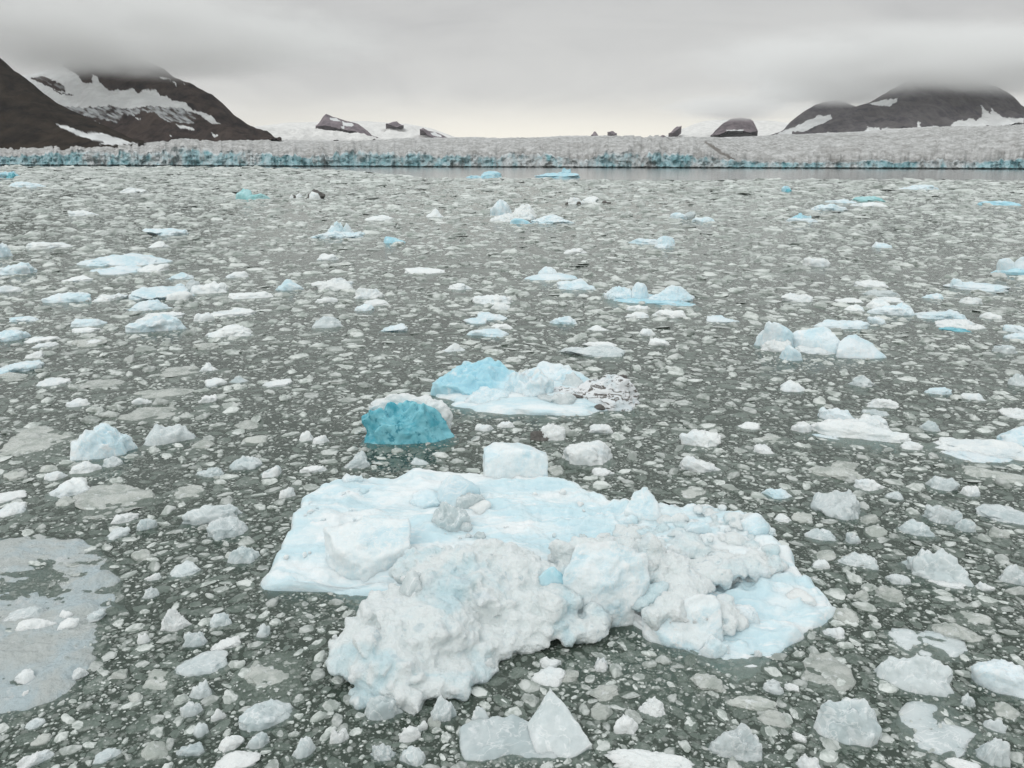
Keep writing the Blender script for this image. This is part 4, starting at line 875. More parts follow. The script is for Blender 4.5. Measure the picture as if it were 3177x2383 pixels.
# ------------------------------------------------------------------ water
def water():
    m, t, out = new_mat('murky_water')
    geo = t.add('ShaderNodeNewGeometry').outputs['Position']
    sx = t.add('ShaderNodeSeparateXYZ'); t.l.new(geo, sx.inputs[0])
    X, Y = sx.outputs[0], sx.outputs[1]
    q = t.math('DIVIDE', X, t.math('MAXIMUM', Y, 1.0))
    e = t.rng(q, -.42, -.08, 1250.0, 290.0)
    e2 = t.math('MULTIPLY', e, t.math('MULTIPLY_ADD', t.noise(t.mapping(geo, (.02, .004, 1)), 1.0, 3), .3, .85))
    field = t.rng(t.math('DIVIDE', Y, e2), .92, 1.03, 1.0, 0.0)
    # slush: grains of broken ice afloat between the chips
    g1 = t.rng(t.voro(geo, 26.0), .18, .42, 1.0, 0.0)
    g2 = t.rng(t.voro(geo, 9.0), .16, .40, 1.0, 0.0)
    g3 = t.rng(t.voro(geo, 2.6), .15, .40, 1.0, 0.0)
    patch = t.rng(t.noise(geo, 1.6, 5, .65), .36, .62)
    patch2 = t.rng(t.noise(t.mapping(geo, (.10, .22, 1)), 1.0, 4, .6), .35, .65)
    far = t.rng(Y, 18.0, 90.0)
    gr = t.math('MAXIMUM', t.math('MULTIPLY', g1, t.rng(Y, 6.0, 25.0, .46, .55)), t.math('MAXIMUM', t.math('MULTIPLY', g2, t.rng(Y, 6.0, 25.0, .44, .55)), t.math('MULTIPLY', g3, t.math('MULTIPLY', far, .6))))
    sl = t.math('MULTIPLY', t.math('MULTIPLY', gr, t.math('MULTIPLY_ADD', patch, .7, .3)), field)
    sl = t.math('ADD', sl, t.math('MULTIPLY', t.math('MULTIPLY', field, t.rng(Y, 8.0, 40.0, .05, .11)), patch2), clamp=True)
    bmp = t.add('ShaderNodeBump', i_Strength=.18, i_Distance=.02)
    t.l.new(t.math('ADD', t.noise(geo, 7.0, 3), t.math('MULTIPLY', gr, .6)), bmp.inputs['Height'])
    tr = t.add('ShaderNodeBsdfTransparent', i_Color=c4(.93, .97, .95))
    df = t.add('ShaderNodeBsdfDiffuse', i_Color=c4(.086, .124, .094))
    body = t.add('ShaderNodeMixShader', i_0=.42); t.l.new(tr.outputs[0], body.inputs[1]); t.l.new(df.outputs[0], body.inputs[2])
    gl = t.add('ShaderNodeBsdfGlossy', i_Roughness=.10, i_Color=c4(1, 1, 1)); t.l.new(bmp.outputs[0], gl.inputs['Normal'])
    fr = t.add('ShaderNodeFresnel', i_IOR=1.33); 
    frr = t.math('MULTIPLY', fr.outputs[0], t.math('MULTIPLY_ADD', field, -.2, 1.0))
    wat = t.add('ShaderNodeMixShader'); t.l.new(frr, wat.inputs[0]); t.l.new(body.outputs[0], wat.inputs[1]); t.l.new(gl.outputs[0], wat.inputs[2])
    sd = t.add('ShaderNodeBsdfDiffuse'); t.l.new(t.mix(t.noise(geo, 3.0, 3), c4(.37, .395, .37), c4(.54, .57, .54)), sd.inputs['Color']); t.l.new(bmp.outputs[0], sd.inputs['Normal'])
    fin = t.add('ShaderNodeMixShader'); t.l.new(sl, fin.inputs[0]); t.l.new(wat.outputs[0], fin.inputs[1]); t.l.new(sd.outputs[0], fin.inputs[2])
    t.l.new(fin.outputs[0], out.inputs[0])
    va = t.add('ShaderNodeVolumeAbsorption', i_Density=1.5, i_Color=c4(.20, .46, .36)); t.l.new(va.outputs[0], out.inputs['Volume'])
    X0, X1, Y0, Y1, Z0 = -6000, 6000, -300, 9000, -4.0
    v = [(X0, Y0, 0), (X1, Y0, 0), (X1, Y1, 0), (X0, Y1, 0), (X0, Y0, Z0), (X1, Y0, Z0), (X1, Y1, Z0), (X0, Y1, Z0)]
    f = [(0, 1, 2, 3), (7, 6, 5, 4), (0, 4, 5, 1), (1, 5, 6, 2), (2, 6, 7, 3), (3, 7, 4, 0)]
    tag(link('water', mesh_np('water', v, f, m, smooth=False)), kind='structure')
    m2, t2, o2 = new_mat('silty_bed')
    d2 = t2.add('ShaderNodeBsdfDiffuse'); co = t2.add('ShaderNodeNewGeometry').outputs['Position']
    t2.l.new(t2.mix(t2.noise(co, .5, 4), c4(.05, .055, .045), c4(.09, .09, .075)), d2.inputs[0]); t2.l.new(d2.outputs[0], o2.inputs[0])
    v = [(X0 + 1, Y0 + 1, -3.6), (X1 - 1, Y0 + 1, -3.6), (X1 - 1, Y1 - 1, -3.6), (X0 + 1, Y1 - 1, -3.6)]
    tag(link('ground', mesh_np('ground', v, [(0, 1, 2, 3)], m2, smooth=False)), kind='structure')
water()

# ------------------------------------------------------------------ glacier
def yfront(t):
    return 1246 - 225 * t / .64 * .62 + 22 * vn(np.c_[t * 14, 0 * t, 0 * t], 51) + 9 * vn(np.c_[t * 47, 0 * t, 0 * t], 52)
def glacier():
    nc = 1500
    t = np.linspace(-.86, .86, nc)
    px = CX + t * FPX                              # columns fan out from the viewpoint of the photograph
    vx = px / V
    yf = yfront(t)
    facepx = np.interp(vx, [-300, 0, 300, 700, 1000, 1060, 1300, 1420, 1600, 1800, 1950, 2212, 2500], [26, 26, 29, 31, 25, 19, 27, 29, 18, 15, 18, 25, 25])
    zf = facepx / 1736 * yf * (1.05 + .26 * vn(np.c_[t * 13, 0 * t, 0 * t], 8) + .22 * fbm(np.c_[t * 45, 0 * t, 0 * t], 3, 5) + .20 * (worley(np.c_[t * 150, 0 * t, 0 * t + .5], 60)[1] - .5) + .12 * vn(np.c_[t * 330, 0 * t, 0 * t], 6))
    skyV = np.interp(vx, [-400, 0, 300, 600, 800, 1000, 1400, 1550, 1700, 1900, 2212, 2600], [330, 327, 314, 311, 308, 304, 303, 302, 297, 290, 271, 262])
    hor = (510 - 5 + 10 * px / 3177) / V
    zs = 5 + (hor - skyV) / 1736 * (yf + 950)
    # cliff: rows from below the water to the lip
    nf = 36
    s = np.linspace(0, 1, nf)[:, None]
    z = -1.5 + (zf[None] + 1.5) * s
    colw, cid = worley(np.c_[t * 95, 0 * t, 0 * t + .5], 61)
    cid2 = worley(np.c_[t * 260, 0 * t, 0 * t + .5], 62)[1]
    T = np.broadcast_to(t[None], z.shape)
    pos = np.stack([T * 1246 / 9.0, z / 16.0, 0 * z], -1)
    dy = 9 * (cid - .5)[None] * s ** .3 + 4 * (cid2 - .5)[None] + 5.0 * ridge(pos, 4, 63) + 2.0 * fbm(pos * 3.1, 3, 64) + 7 * s ** 1.6
    notch = np.exp(-((z - 0.4) / 1.1) ** 2) * 5.0
    Y = yf[None] + dy + notch
    X = T * Y
    cl = np.stack([X, Y, z], -1)
    blue = .5 + .5 * vn(np.stack([T * 26, z / 40, 0 * z], -1), 66) + .35 * vn(np.stack([T * 110, z / 14, 0 * z], -1), 67)
    bl_x = np.interp(vx, [0, 120, 300, 700, 1000, 1060, 1200, 1400, 1480, 1560, 1650, 1850, 1950, 2100, 2212], [.4, .75, .85, .9, .6, .35, .55, 1.0, .6, .8, .8, .8, .6, .95, .9])
    blue = np.clip(.25 + blue * (.45 + .8 * bl_x[None]), 0, 1.4) * sst(1.0, .80, s)
    # upper surface
    ns = 300
    k = np.linspace(0, 1, ns)[:, None]
    dist = 2400 * k ** 1.9
    ex = np.interp(vx, [0, 1000, 1600, 2212], [.62, .62, .55, .5])[None]
    g = np.clip(dist / 950, 0, None)
    zz = zf[None] + (zs - zf)[None] * np.where(g < 1, np.maximum(g, 1e-6) ** ex, 1 + .30 * np.log(np.maximum(g, 1)))
    lipdy = cl[-1, :, 1] - yf
    Ys = yf[None] + dist + lipdy[None] * np.exp(-dist / 30)
    Ts = np.broadcast_to(t[None], Ys.shape)
    Xs = Ts * Ys
    q3 = np.stack([Xs / 26, Ys / 34, 0 * Xs], -1)
    ser = ridge(q3, 5, 71, .62); big = fbm(np.stack([Xs / 190, Ys / 260, 0 * Xs], -1), 3, 72)
    wl, wc = worley(np.stack([Xs / 17, Ys / 24, 0 * Xs + .5], -1), 73)
    fade = np.exp(-dist / 900)
    zz = zz + (1.7 * ser * np.minimum(1, dist / 12) + 2.6 * (wc - .5) * np.minimum(1, dist / 5)) * (.35 + .65 * fade) + 5.0 * big * np.minimum(1, dist / 120)
    su = np.stack([Xs, Ys, zz], -1); su[0] = cl[-1]
    # moraine band and dirt
    pxs, pys = proj(su.reshape(-1, 3)); 
    line = np.array([(2185, 435), (2200, 446), (2225, 470), (2245, 488), (2262, 500), (2285, 525)]) if False else np.array([(2190, 441), (2215, 456), (2236, 475), (2255, 482), (2275, 497)])
    dm = np.full(len(pxs), 99.0)
    for a, b in zip(line[:-1], line[1:]):
        e = b - a; u = np.clip(((pxs - a[0]) * e[0] + (pys - a[1]) * e[1]) / (e @ e), 0, 1)
        dm = np.minimum(dm, np.hypot(pxs - a[0] - u * e[0], (pys - a[1] - u * e[1]) * 1.4))
    nz = fbm(np.stack([Xs / 18, Ys / 22, 0 * Xs], -1), 4, 75).ravel()
    dirt = sst(7, 2, dm + 4.5 * nz) * .85
    dirt = np.maximum(dirt, .5 * sst(.55, 1.1, fbm(np.stack([Xs / 60, Ys / 36, 0 * Xs], -1), 5, 76, .65)).ravel() * .6)
    dirt = np.maximum(dirt, .35 * sst(.15, .7, (wl - .35)).ravel())
    snow = sst(500, 1500, np.broadcast_to(dist, Ys.shape)).ravel()
    m, tt, out = new_mat('glacier_surface_ice')
    geo = tt.add('ShaderNodeNewGeometry').outputs['Position']
    da = tt.add('ShaderNodeAttribute', attribute_name='dirt').outputs['Fac']; sa = tt.add('ShaderNodeAttribute', attribute_name='snow').outputs['Fac']
    nz1 = tt.noise(tt.mapping(geo, (.09, .05, .2)), 1.0, 6, .7)
    base = tt.mix(tt.rng(nz1, .35, .65), c4(.36, .36, .35), c4(.62, .62, .615))
    base = tt.mix(sa, base, c4(.80, .80, .80))
    spk = tt.rng(tt.noise(tt.mapping(geo, (.30, .16, .5)), 1.0, 4, .7), .56, .66)
    base = tt.mix(tt.math('MULTIPLY', spk, .55), base, c4(.22, .215, .21))
    base = tt.mix(da, base, c4(.16, .145, .13))
    b = tt.add('ShaderNodeBump', i_Strength=.8, i_Distance=2.0); tt.l.new(tt.noise(geo, .22, 6, .7), b.inputs['Height'])
    d = tt.add('ShaderNodeBsdfDiffuse'); tt.l.new(base, d.inputs[0]); tt.l.new(b.outputs[0], d.inputs['Normal']); tt.l.new(d.outputs[0], out.inputs[0])
    root = tag(link('glacier', mesh_np('glacier', su.reshape(-1, 3), grid_faces(ns, nc), m, attrs={'dirt': dirt, 'snow': snow})), kind='structure')
    m, tt, out = new_mat('glacier_cliff_ice')
    geo = tt.add('ShaderNodeNewGeometry').outputs['Position']
    ba = tt.add('ShaderNodeAttribute', attribute_name='blue').outputs['Fac']
    n1 = tt.noise(tt.mapping(geo, (.11, .05, .07)), 1.0, 6, .7, .8)
    n2 = tt.noise(tt.mapping(geo, (.085, .05, .04)), 1.0, 6, .7, .9)
    f = tt.rng(tt.math('ADD', ba, tt.math('MULTIPLY_ADD', n2, 2.6, -1.45)), -.05, .85)
    col = tt.mix(tt.rng(n2, .35, .65), c4(.42, .44, .44), c4(.72, .74, .75))
    blu = tt.mix(tt.rng(n1, .35, .65), c4(.42, .57, .61), c4(.17, .37, .41))
    col = tt.mix(f, col, blu)
    b = tt.add('ShaderNodeBump', i_Strength=.8, i_Distance=1.0); tt.l.new(tt.noise(geo, .3, 6, .7), b.inputs['Height'])
    d = tt.add('ShaderNodeBsdfPrincipled', i_Roughness=.5); tt.l.new(col, d.inputs['Base Color']); tt.l.new(b.outputs[0], d.inputs['Normal']); tt.l.new(d.outputs[0], out.inputs[0])
    link('ice_cliff', mesh_np('ice_cliff', cl.reshape(-1, 3), grid_faces(nf, nc), m, attrs={'blue': blue.ravel()}), parent=root)
glacier()

# ------------------------------------------------------------------ mountains
def rock_mat(name, a, b, snowc=(.74, .75, .75), icec=(.44, .46, .47)):
    m, t, out = new_mat(name)
    geo = t.add('ShaderNodeNewGeometry').outputs['Position']
    sa = t.add('ShaderNodeAttribute', attribute_name='snow').outputs['Fac']; ia = t.add('ShaderNodeAttribute', attribute_name='ice').outputs['Fac']
    n = t.noise(t.mapping(geo, (.012, .012, .03)), 1.0, 8, .65, .4)
    col = t.mix(t.rng(n, .35, .65), c4(*a), c4(*b))
    stk = t.rng(t.noise(t.mapping(geo, (.045, .012, .006)), 1.0, 6, .7, .3), .38, .64)
    col = t.mix(t.math('MULTIPLY', stk, .5), col, c4(*[x * 1.7 for x in b]))
    col = t.mix(ia, col, c4(*icec)); 
    sn = t.mix(t.rng(t.noise(t.mapping(geo, (.02, .02, .05)), 1.0, 5), .4, .65), c4(*[x * .86 for x in snowc]), c4(*snowc))
    col = t.mix(sa, col, sn)
    b_ = t.add('ShaderNodeBump', i_Strength=.7, i_Distance=6.0); t.l.new(t.noise(geo, .035, 7, .65), b_.inputs['Height'])
    d = t.add('ShaderNodeBsdfDiffuse'); t.l.new(col, d.inputs[0]); t.l.new(b_.outputs[0], d.inputs['Normal']); t.l.new(d.outputs[0], out.inputs[0])
    return m
def hill(name, top, bot, D, W, mat, snow=(), ice=(), rock=(), nx=260, ny=110, rough=6.0, seed=1, jit=5.0, streak=(), allsnow=False, back=700, edge=None):
    top = np.asarray(top, float); bot = np.asarray(bot, float)
    px = np.linspace(top[0, 0], top[-1, 0], nx)
    ty = np.interp(px, top[:, 0], top[:, 1]) + jit * .35 * fbm(np.c_[px / 22, 0 * px, 0 * px], 4, seed)
    taper = np.minimum(1, np.minimum(px - px[0], px[-1] - px) / ((.10 if nx > 100 else .38) * (px[-1] - px[0]))) if name == 'nunatak' else 1
    by0 = np.interp(px, bot[:, 0], bot[:, 1]); ty = by0 + (ty - by0) * np.clip(taper, 0, 1) ** (.5 if nx > 100 else .8)
    by = np.maximum(np.interp(px, bot[:, 0], bot[:, 1]), ty + .5)
    rows = []
    d0 = np.stack([ray(a, b) for a, b in zip(px, ty)]); d1 = np.stack([ray(a, b) for a, b in zip(px, by)])
    pt = CAM + d0 * (D / d0[:, 1])[:, None]; pb = CAM + d1 * ((D - W) / d1[:, 1])[:, None]
    for k in range(8, 0, -1):                      # lee side
        q = pt.copy(); q[:, 0] *= 1 + back * (k / 8) / D; q[:, 1] += back * k / 8; q[:, 2] -= (pt[:, 2] - pb[:, 2] + 30) * (k / 8) ** 1.2
        rows.append(q)
    for k in range(ny):
        s = k / (ny - 1)
        h = (1 - s) ** 1.0 * .75 + (1 - s) ** 2 * .25
        q = pt * (1 - s) + pb * s; q[:, 2] = pb[:, 2] + (pt[:, 2] - pb[:, 2]) * h
        n = fbm(np.c_[q[:, 0] / 55, q[:, 1] / 160, q[:, 2] / 90], 5, seed) + .6 * ridge(np.c_[q[:, 0] / 32, q[:, 1] / 220, 0 * q[:, 0]], 3, seed + 3)
        q[:, 2] += rough * n * min(1, s * 6) * (1 if k else 0) - (.0 if k else 0)
        rows.append(q)
    v = np.concatenate(rows)
    ax, ay = proj(v)
    jx = jit * fbm(np.c_[ax / 9, ay / 9, 0 * ax], 4, seed + 7); jy = jit * fbm(np.c_[ax / 9, ay / 9, 0 * ax + 5], 4, seed + 8)
    S_ = np.ones(len(v)) if allsnow else np.zeros(len(v)); I_ = np.zeros(len(v))
    nn = fbm(np.c_[(ax + 1.8 * ay) / 26, (ay - .55 * ax) / 5.0, 0 * ax], 4, seed + 11)
    for p in ice: I_ = np.maximum(I_, inpoly(ax + jx * .8, ay + jy * .8, p) * np.clip(.62 + .75 * nn, 0, 1))
    for p in snow: S_ = np.maximum(S_, inpoly(ax + jx * .6, ay + jy * .6, p) * 1.0)
    for p in rock:
        r = inpoly(ax + jx * .7, ay + jy * .7, p); S_ = np.where(r, 0, S_); I_ = np.where(r, np.clip(.5 * nn, 0, .5), I_)
    return tag(link(name, mesh_np(name, v, grid_faces(len(rows), nx), mat, attrs={'snow': S_, 'ice': I_})), kind='structure')
def k1(*p): return [(a * .40687, 100 + b * .40687) for a, b in p]
def k2(*p): return [(800 + a * .40687, 300 + b * .40687) for a, b in p]
def k3(*p): return [(1600 + a * .40687, 300 + b * .40687) for a, b in p]
def k4(*p): return [(2277 + a * .40687, 200 + b * .40687) for a, b in p]
mL = rock_mat('dark_brown_scree', (.012, .011, .011), (.036, .028, .022))
mN = rock_mat('brown_rock', (.019, .016, .018), (.058, .044, .038))
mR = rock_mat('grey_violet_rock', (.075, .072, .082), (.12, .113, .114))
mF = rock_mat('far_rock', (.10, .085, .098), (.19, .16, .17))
mS = rock_mat('snowfield_snow', (.7, .7, .7), (.7, .7, .7), (.80, .79, .77), (.60, .60, .59))
strip = k1((415, 700), (500, 712), (620, 757), (690, 775), (685, 762), (765, 765), (1000, 838), (1060, 853), (900, 858), (760, 858), (800, 838), (700, 822), (600, 785), (500, 745))
hill('mountain', [(-1700, 470), (-1300, 250), (-800, 20), (-420, -20)] + k1((-300, 20), (0, 200), (40, 228), (100, 283), (220, 368), (330, 466), (450, 548), (560, 600), (700, 668), (900, 760), (1100, 850)), [(-1700, 480), (-420, 480), (0, 478), (320, 476), (460, 470)], 1900, 380, mL, snow=[strip], seed=21, nx=520, jit=4, rough=7)
white = k1((-100, 250), (420, 215), (540, 295), (590, 325), (640, 385), (700, 388), (708, 325), (735, 325), (752, 378), (780, 400), (820, 435), (870, 455), (900, 430), (930, 455), (960, 440), (1015, 422), (1050, 465), (1100, 440), (1190, 436), (1220, 485), (1270, 480), (1310, 528), (1400, 528), (1470, 592), (1610, 632), (1680, 705), (1630, 700), (1500, 615), (1400, 588), (1240, 572), (1100, 565), (980, 585), (850, 560), (600, 575), (450, 560), (200, 400))
grey = k1((380, 500), (600, 560), (850, 555), (1000, 575), (1240, 570), (1400, 588), (1490, 640), (1480, 700), (1380, 690), (1250, 670), (1190, 620), (1080, 600), (1020, 640), (940, 620), (900, 690), (760, 660), (640, 640), (500, 590))
bits = [k1((1030, 650), (1080, 665), (1060, 672)), k1((1340, 700), (1480, 735), (1480, 752), (1380, 730)), k1((1215, 340), (1240, 335), (1300, 365), (1230, 350)), k1((1310, 370), (1335, 375), (1345, 415)), k1((1390, 390), (1410, 395), (1405, 405)), k1((715, 680), (775, 692), (765, 698)), k1((1215, 830), (1255, 838), (1250, 843)), k1((855, 750), (870, 750), (865, 765)), k1((1600, 760), (1660, 790), (1640, 800)), k1((1295, 780), (1310, 785), (1300, 790))]
rk = [k1((230, 352), (280, 338), (350, 338), (400, 370), (470, 395), (500, 455), (420, 440), (340, 400)), k1((400, 440), (560, 480), (540, 488), (420, 455))]
hill('mountain', k1((60, 330), (200, 330), (350, 290), (480, 250), (560, 195), (700, 165), (850, 160), (1000, 180), (1150, 230), (1250, 280), (1330, 345), (1450, 390), (1550, 440), (1620, 478), (1700, 545), (1780, 625), (1880, 695), (1960, 735), (2050, 770), (2110, 830), (2150, 850)), [(0, 470), (400, 462), (700, 460), (900, 440)], 2500, 620, mN, snow=[white, strip] + bits, ice=[grey], rock=rk, nx=430, ny=190, seed=33, jit=4.5, rough=9)
# far ice field with its rock islands
hill('snowfield', [(640, 420), (700, 402), (790, 392), (900, 380), (1000, 378), (1130, 376), (1260, 384), (1330, 396), (1420, 428), (1600, 432), (1800, 430), (1960, 434), (2060, 424), (2120, 398), (2180, 376), (2260, 370), (2400, 376), (2480, 386), (2560, 400), (2700, 400), (3400, 390)], [(640, 452), (1400, 446), (2400, 440), (3400, 430)], 5200, 1500, mS, allsnow=True, ice=[], seed=41, nx=380, ny=60, rough=9, jit=2)
icelob = k2((-60, 232), (0, 222), (200, 232), (450, 244), (640, 275), (850, 300), (880, 345), (-60, 350))
hill('snowfield', [(740, 398), (800, 391), (880, 394), (985, 400), (1060, 410), (1150, 424), (1200, 440)], [(740, 448), (1200, 446)], 3300, 700, mS, allsnow=True, seed=43, nx=200, ny=60, rough=10, jit=3, rock=[], ice=[])
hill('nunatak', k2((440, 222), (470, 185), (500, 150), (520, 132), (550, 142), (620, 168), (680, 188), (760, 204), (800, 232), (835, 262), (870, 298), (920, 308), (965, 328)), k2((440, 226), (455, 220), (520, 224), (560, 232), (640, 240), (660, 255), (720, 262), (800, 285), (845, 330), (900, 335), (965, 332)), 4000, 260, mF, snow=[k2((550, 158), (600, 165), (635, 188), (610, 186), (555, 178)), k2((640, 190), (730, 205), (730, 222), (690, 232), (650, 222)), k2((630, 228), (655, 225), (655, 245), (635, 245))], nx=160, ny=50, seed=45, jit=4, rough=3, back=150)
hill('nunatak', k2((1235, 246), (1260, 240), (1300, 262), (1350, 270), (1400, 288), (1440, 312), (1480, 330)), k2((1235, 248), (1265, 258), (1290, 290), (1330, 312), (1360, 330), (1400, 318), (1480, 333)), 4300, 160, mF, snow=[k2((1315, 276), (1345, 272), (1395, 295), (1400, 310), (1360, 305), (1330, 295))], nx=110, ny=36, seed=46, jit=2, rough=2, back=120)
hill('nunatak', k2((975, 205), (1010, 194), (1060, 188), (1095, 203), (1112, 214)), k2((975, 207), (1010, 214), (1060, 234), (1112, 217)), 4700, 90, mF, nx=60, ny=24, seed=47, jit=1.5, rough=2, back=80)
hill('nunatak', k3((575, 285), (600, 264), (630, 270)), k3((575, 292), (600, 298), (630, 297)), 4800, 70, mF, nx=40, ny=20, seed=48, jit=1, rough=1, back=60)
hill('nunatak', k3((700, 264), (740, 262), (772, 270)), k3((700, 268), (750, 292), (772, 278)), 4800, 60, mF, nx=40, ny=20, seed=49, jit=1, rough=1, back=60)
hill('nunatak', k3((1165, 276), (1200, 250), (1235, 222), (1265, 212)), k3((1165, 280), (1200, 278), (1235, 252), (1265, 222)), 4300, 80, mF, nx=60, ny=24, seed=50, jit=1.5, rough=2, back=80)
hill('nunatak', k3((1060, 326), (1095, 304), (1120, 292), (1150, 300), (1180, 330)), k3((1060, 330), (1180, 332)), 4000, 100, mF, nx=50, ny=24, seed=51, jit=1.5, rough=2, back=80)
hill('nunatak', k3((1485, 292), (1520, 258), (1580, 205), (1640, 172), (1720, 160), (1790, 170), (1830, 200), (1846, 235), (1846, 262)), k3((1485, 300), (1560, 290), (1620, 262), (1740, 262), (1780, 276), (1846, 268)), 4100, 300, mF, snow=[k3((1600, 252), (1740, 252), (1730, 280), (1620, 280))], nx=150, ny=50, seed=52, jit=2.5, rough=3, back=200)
hill('mountain', k4((190, 562), (300, 535), (380, 498), (430, 440), (480, 398), (560, 338), (640, 300), (700, 280), (780, 275), (850, 290), (950, 330), (1100, 420)), k4((190, 566), (500, 560), (1100, 560)), 3500, 500, mR, snow=[k4((380, 505), (480, 470), (560, 425), (600, 415), (640, 388), (690, 392), (740, 382), (735, 400), (765, 410), (640, 480), (520, 535), (430, 560), (250, 562))], nx=220, ny=90, seed=53, jit=4, rough=5)
hill('mountain', k4((440, 548), (500, 525), (600, 490), (700, 440), (800, 380), (860, 345), (930, 318), (1030, 290), (1110, 248), (1190, 195), (1300, 140), (1420, 95), (1560, 80), (1700, 95), (1850, 130), (2000, 165), (2090, 215), (2150, 265), (2212, 325), (2400, 420), (2800, 460)), k4((440, 556), (900, 556), (1250, 530), (1700, 500), (2212, 440), (2800, 420)), 3000, 520, mR,
     snow=[k4((1030, 298), (1090, 278), (1200, 264), (1250, 264), (1245, 285), (1180, 318), (1080, 312)), k4((940, 530), (1010, 500), (1015, 470), (1080, 480), (1120, 500), (1160, 480), (1200, 495), (1235, 518), (1100, 545)), k4((1385, 500), (1400, 470), (1395, 432), (1420, 440), (1428, 500)), k4((1490, 480), (1530, 465), (1580, 480), (1520, 495)), k4((1650, 465), (1720, 420), (1760, 430), (1800, 408), (1850, 425), (1890, 395), (1890, 350), (1880, 310), (1920, 350), (1960, 372), (1965, 335), (2000, 370), (2050, 405), (2140, 410), (2212, 405), (2212, 450), (1700, 500)), k4((2150, 262), (2212, 290), (2260, 330), (2212, 322)), k4((700, 525), (730, 512), (715, 535))], nx=380, ny=150, seed=54, jit=4.5, rough=10)

# ------------------------------------------------------------------ cloud caps on the summits
def cloud(name, px, py, D, w, h, dpt, dens, seed):
    m, t, out = new_mat('cloud_vapour')
    v = t.add('ShaderNodeVolumePrincipled'); v.inputs['Color'].default_value = c4(.968, .968, .962); v.inputs['Anisotropy'].default_value = 0.0
    tc = t.add('ShaderNodeTexCoord'); g = tc.outputs['Generated']
    q = t.add('ShaderNodeVectorMath', operation='MULTIPLY_ADD'); t.l.new(g, q.inputs[0]); q.inputs[1].default_value = (2, 2, 2); q.inputs[2].default_value = (-1, -1, -1)
    ln = t.add('ShaderNodeVectorMath', operation='LENGTH'); t.l.new(q.outputs[0], ln.inputs[0])
    fall = t.rng(ln.outputs['Value'], 1.0, 0.15)
    geo = t.add('ShaderNodeNewGeometry').outputs['Position']
    n = t.noise(t.mapping(geo, (.0042, .0042, .014)), 1.0, 6, .62, .6)
    t.l.new(t.math('MULTIPLY', t.math('MULTIPLY', fall, t.rng(n, .36, .60, .12, 1.0)), dens), v.inputs['Density'])
    t.l.new(v.outputs[0], out.inputs['Volume'])
    c = PD(px, py, D); s = D / FPX
    d, f = ico(3)
    o = link(name, mesh_np(name, d * np.array([w * s / 2, dpt / 2, h * s / 2]), f, m), c)
    return tag(o, kind='stuff')
if 1:
    cloud('cloud', 430, 122, 2250, 1700, 240, 900, .020, 3)
    cloud('cloud', 2920, 188, 2750, 1700, 228, 900, .020, 5)
    cloud('cloud', 2590, 272, 3300, 700, 124, 600, .018, 7)
    cloud('cloud', 2290, 335, 3900, 560, 84, 600, .014, 8)

# ------------------------------------------------------------------ air
hm, ht, ho = new_mat('thin_haze')
hv = ht.add('ShaderNodeVolumePrincipled'); hv.inputs['Color'].default_value = c4(.93, .94, .96); hv.inputs['Density'].default_value = .000022; hv.inputs['Anisotropy'].default_value = 0.0
ht.l.new(hv.outputs[0], ho.inputs['Volume'])
bv = [(sx_ * 8000, yy, zz) for zz in (-5.5, 700) for sx_, yy in ((-1, -600), (1, -600), (1, 9800), (-1, 9800))]
bf = [(0, 3, 2, 1), (4, 5, 6, 7), (0, 1, 5, 4), (1, 2, 6, 5), (2, 3, 7, 6), (3, 0, 4, 7)]
tag(link('haze', mesh_np('haze', bv, bf, hm, smooth=False)), kind='stuff')

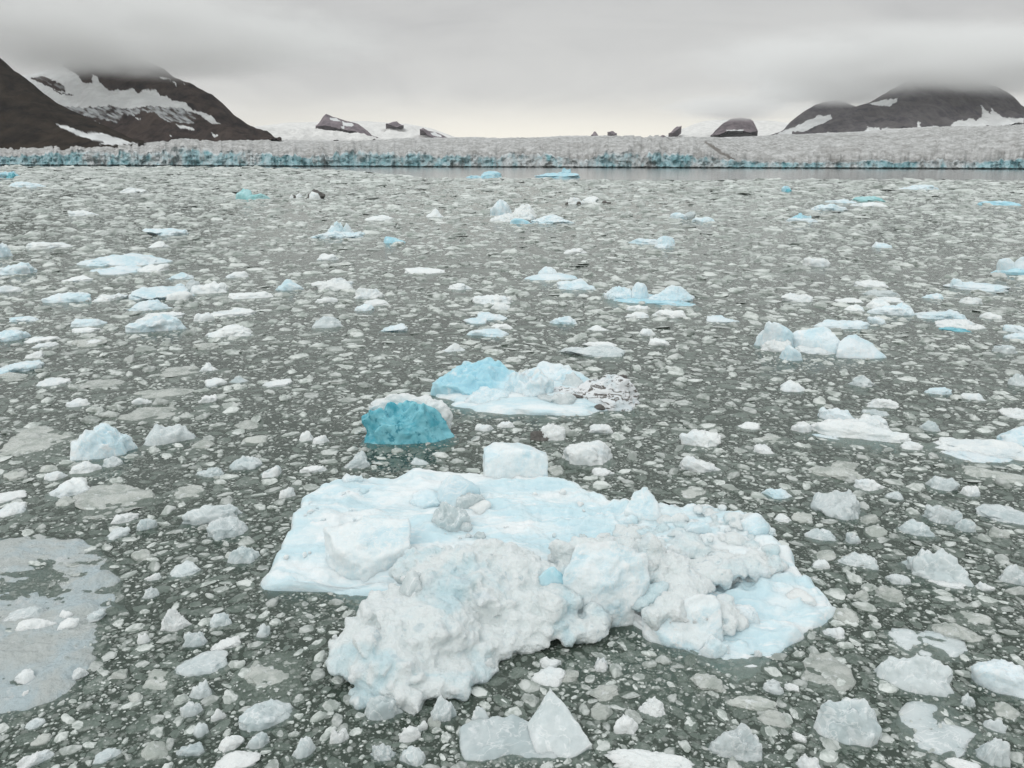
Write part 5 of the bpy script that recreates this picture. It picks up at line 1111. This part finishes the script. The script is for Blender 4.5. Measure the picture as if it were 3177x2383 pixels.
# ------------------------------------------------------------------ sky and light
EL, AZ = R0(42), R0(-150)
w = bpy.data.worlds.new('World'); S.world = w; w.use_nodes = True
t = NT(w.node_tree); w.node_tree.nodes.clear()
out = t.add('ShaderNodeOutputWorld')
bg = t.add('ShaderNodeBackground', i_Strength=.1)
sky = t.add('ShaderNodeTexSky', sky_type='NISHITA', sun_disc=False, sun_elevation=EL, sun_rotation=AZ)
d = t.add('ShaderNodeTexCoord').outputs['Generated']
sx = t.add('ShaderNodeSeparateXYZ'); t.l.new(d, sx.inputs[0])
X, Y, Z = sx.outputs
cr = t.add('ShaderNodeValToRGB'); t.l.new(t.math('MAXIMUM', Z, 0.0), cr.inputs[0])
e = cr.color_ramp.elements
stops = [(0.0, (.80, .78, .73)), (.020, (.80, .785, .74)), (.05, (.73, .72, .69)), (.09, (.64, .635, .62)), (.145, (.585, .583, .573)), (.20, (.55, .55, .545)), (.45, (.78, .81, .81)), (1.0, (.95, .99, 1.0))]
while len(e) < len(stops): e.new(.5)
for k, (p_, c_) in enumerate(stops): e[k].position = p_; e[k].color = (*c_, 1)
cmb = t.mapping(d, (2.6, 2.6, 9.0))
n = t.noise(cmb, 1.7, 6, .55, .6)
cl = t.mix(1.0, cr.outputs[0], t.mix(t.rng(n, .3, .7), c4(.93, .93, .935), c4(1.08, 1.08, 1.075)), 'MULTIPLY')
# bright gap low over the ice field
az = t.math('DIVIDE', X, t.math('MAXIMUM', Y, .05))
gap = t.math('MULTIPLY', t.rng(t.math('ABSOLUTE', t.math('ADD', az, -.04)), .05, .66, 1.0, 0.0), t.math('MULTIPLY', t.rng(Z, .020, .085, 1.0, 0.0), t.rng(Y, 0.0, .2)))
cl = t.mix(t.math('MULTIPLY', gap, .9), cl, c4(1.05, 1.0, .88))
cl10 = t.mix(1.0, cl, c4(10, 10, 10), 'MULTIPLY')
t.l.new(t.mix(.96, sky.outputs[0], cl10), bg.inputs[0])
t.l.new(bg.outputs[0], out.inputs[0])
sd = bpy.data.lights.new('sun', 'SUN'); sd.energy = 1.0; sd.angle = R0(40); sd.color = (1, .985, .96)
so = bpy.data.objects.new('sun', sd); C.objects.link(so)
dirv = Vector((math.sin(AZ) * math.cos(EL), math.cos(AZ) * math.cos(EL), math.sin(EL)))
so.rotation_euler = dirv.to_track_quat('Z', 'Y').to_euler()

for o in C.objects:
    if '_w' in o: del o['_w']
S.view_settings.view_transform = 'Standard'; S.view_settings.look = 'None'
S.view_settings.exposure = 0.0; S.view_settings.gamma = 1.0
cy = S.cycles
cy.use_denoising = True
cy.max_bounces = 10; cy.diffuse_bounces = 3; cy.glossy_bounces = 3; cy.transmission_bounces = 4; cy.volume_bounces = 8; cy.transparent_max_bounces = 10
cy.caustics_reflective = False; cy.caustics_refractive = False
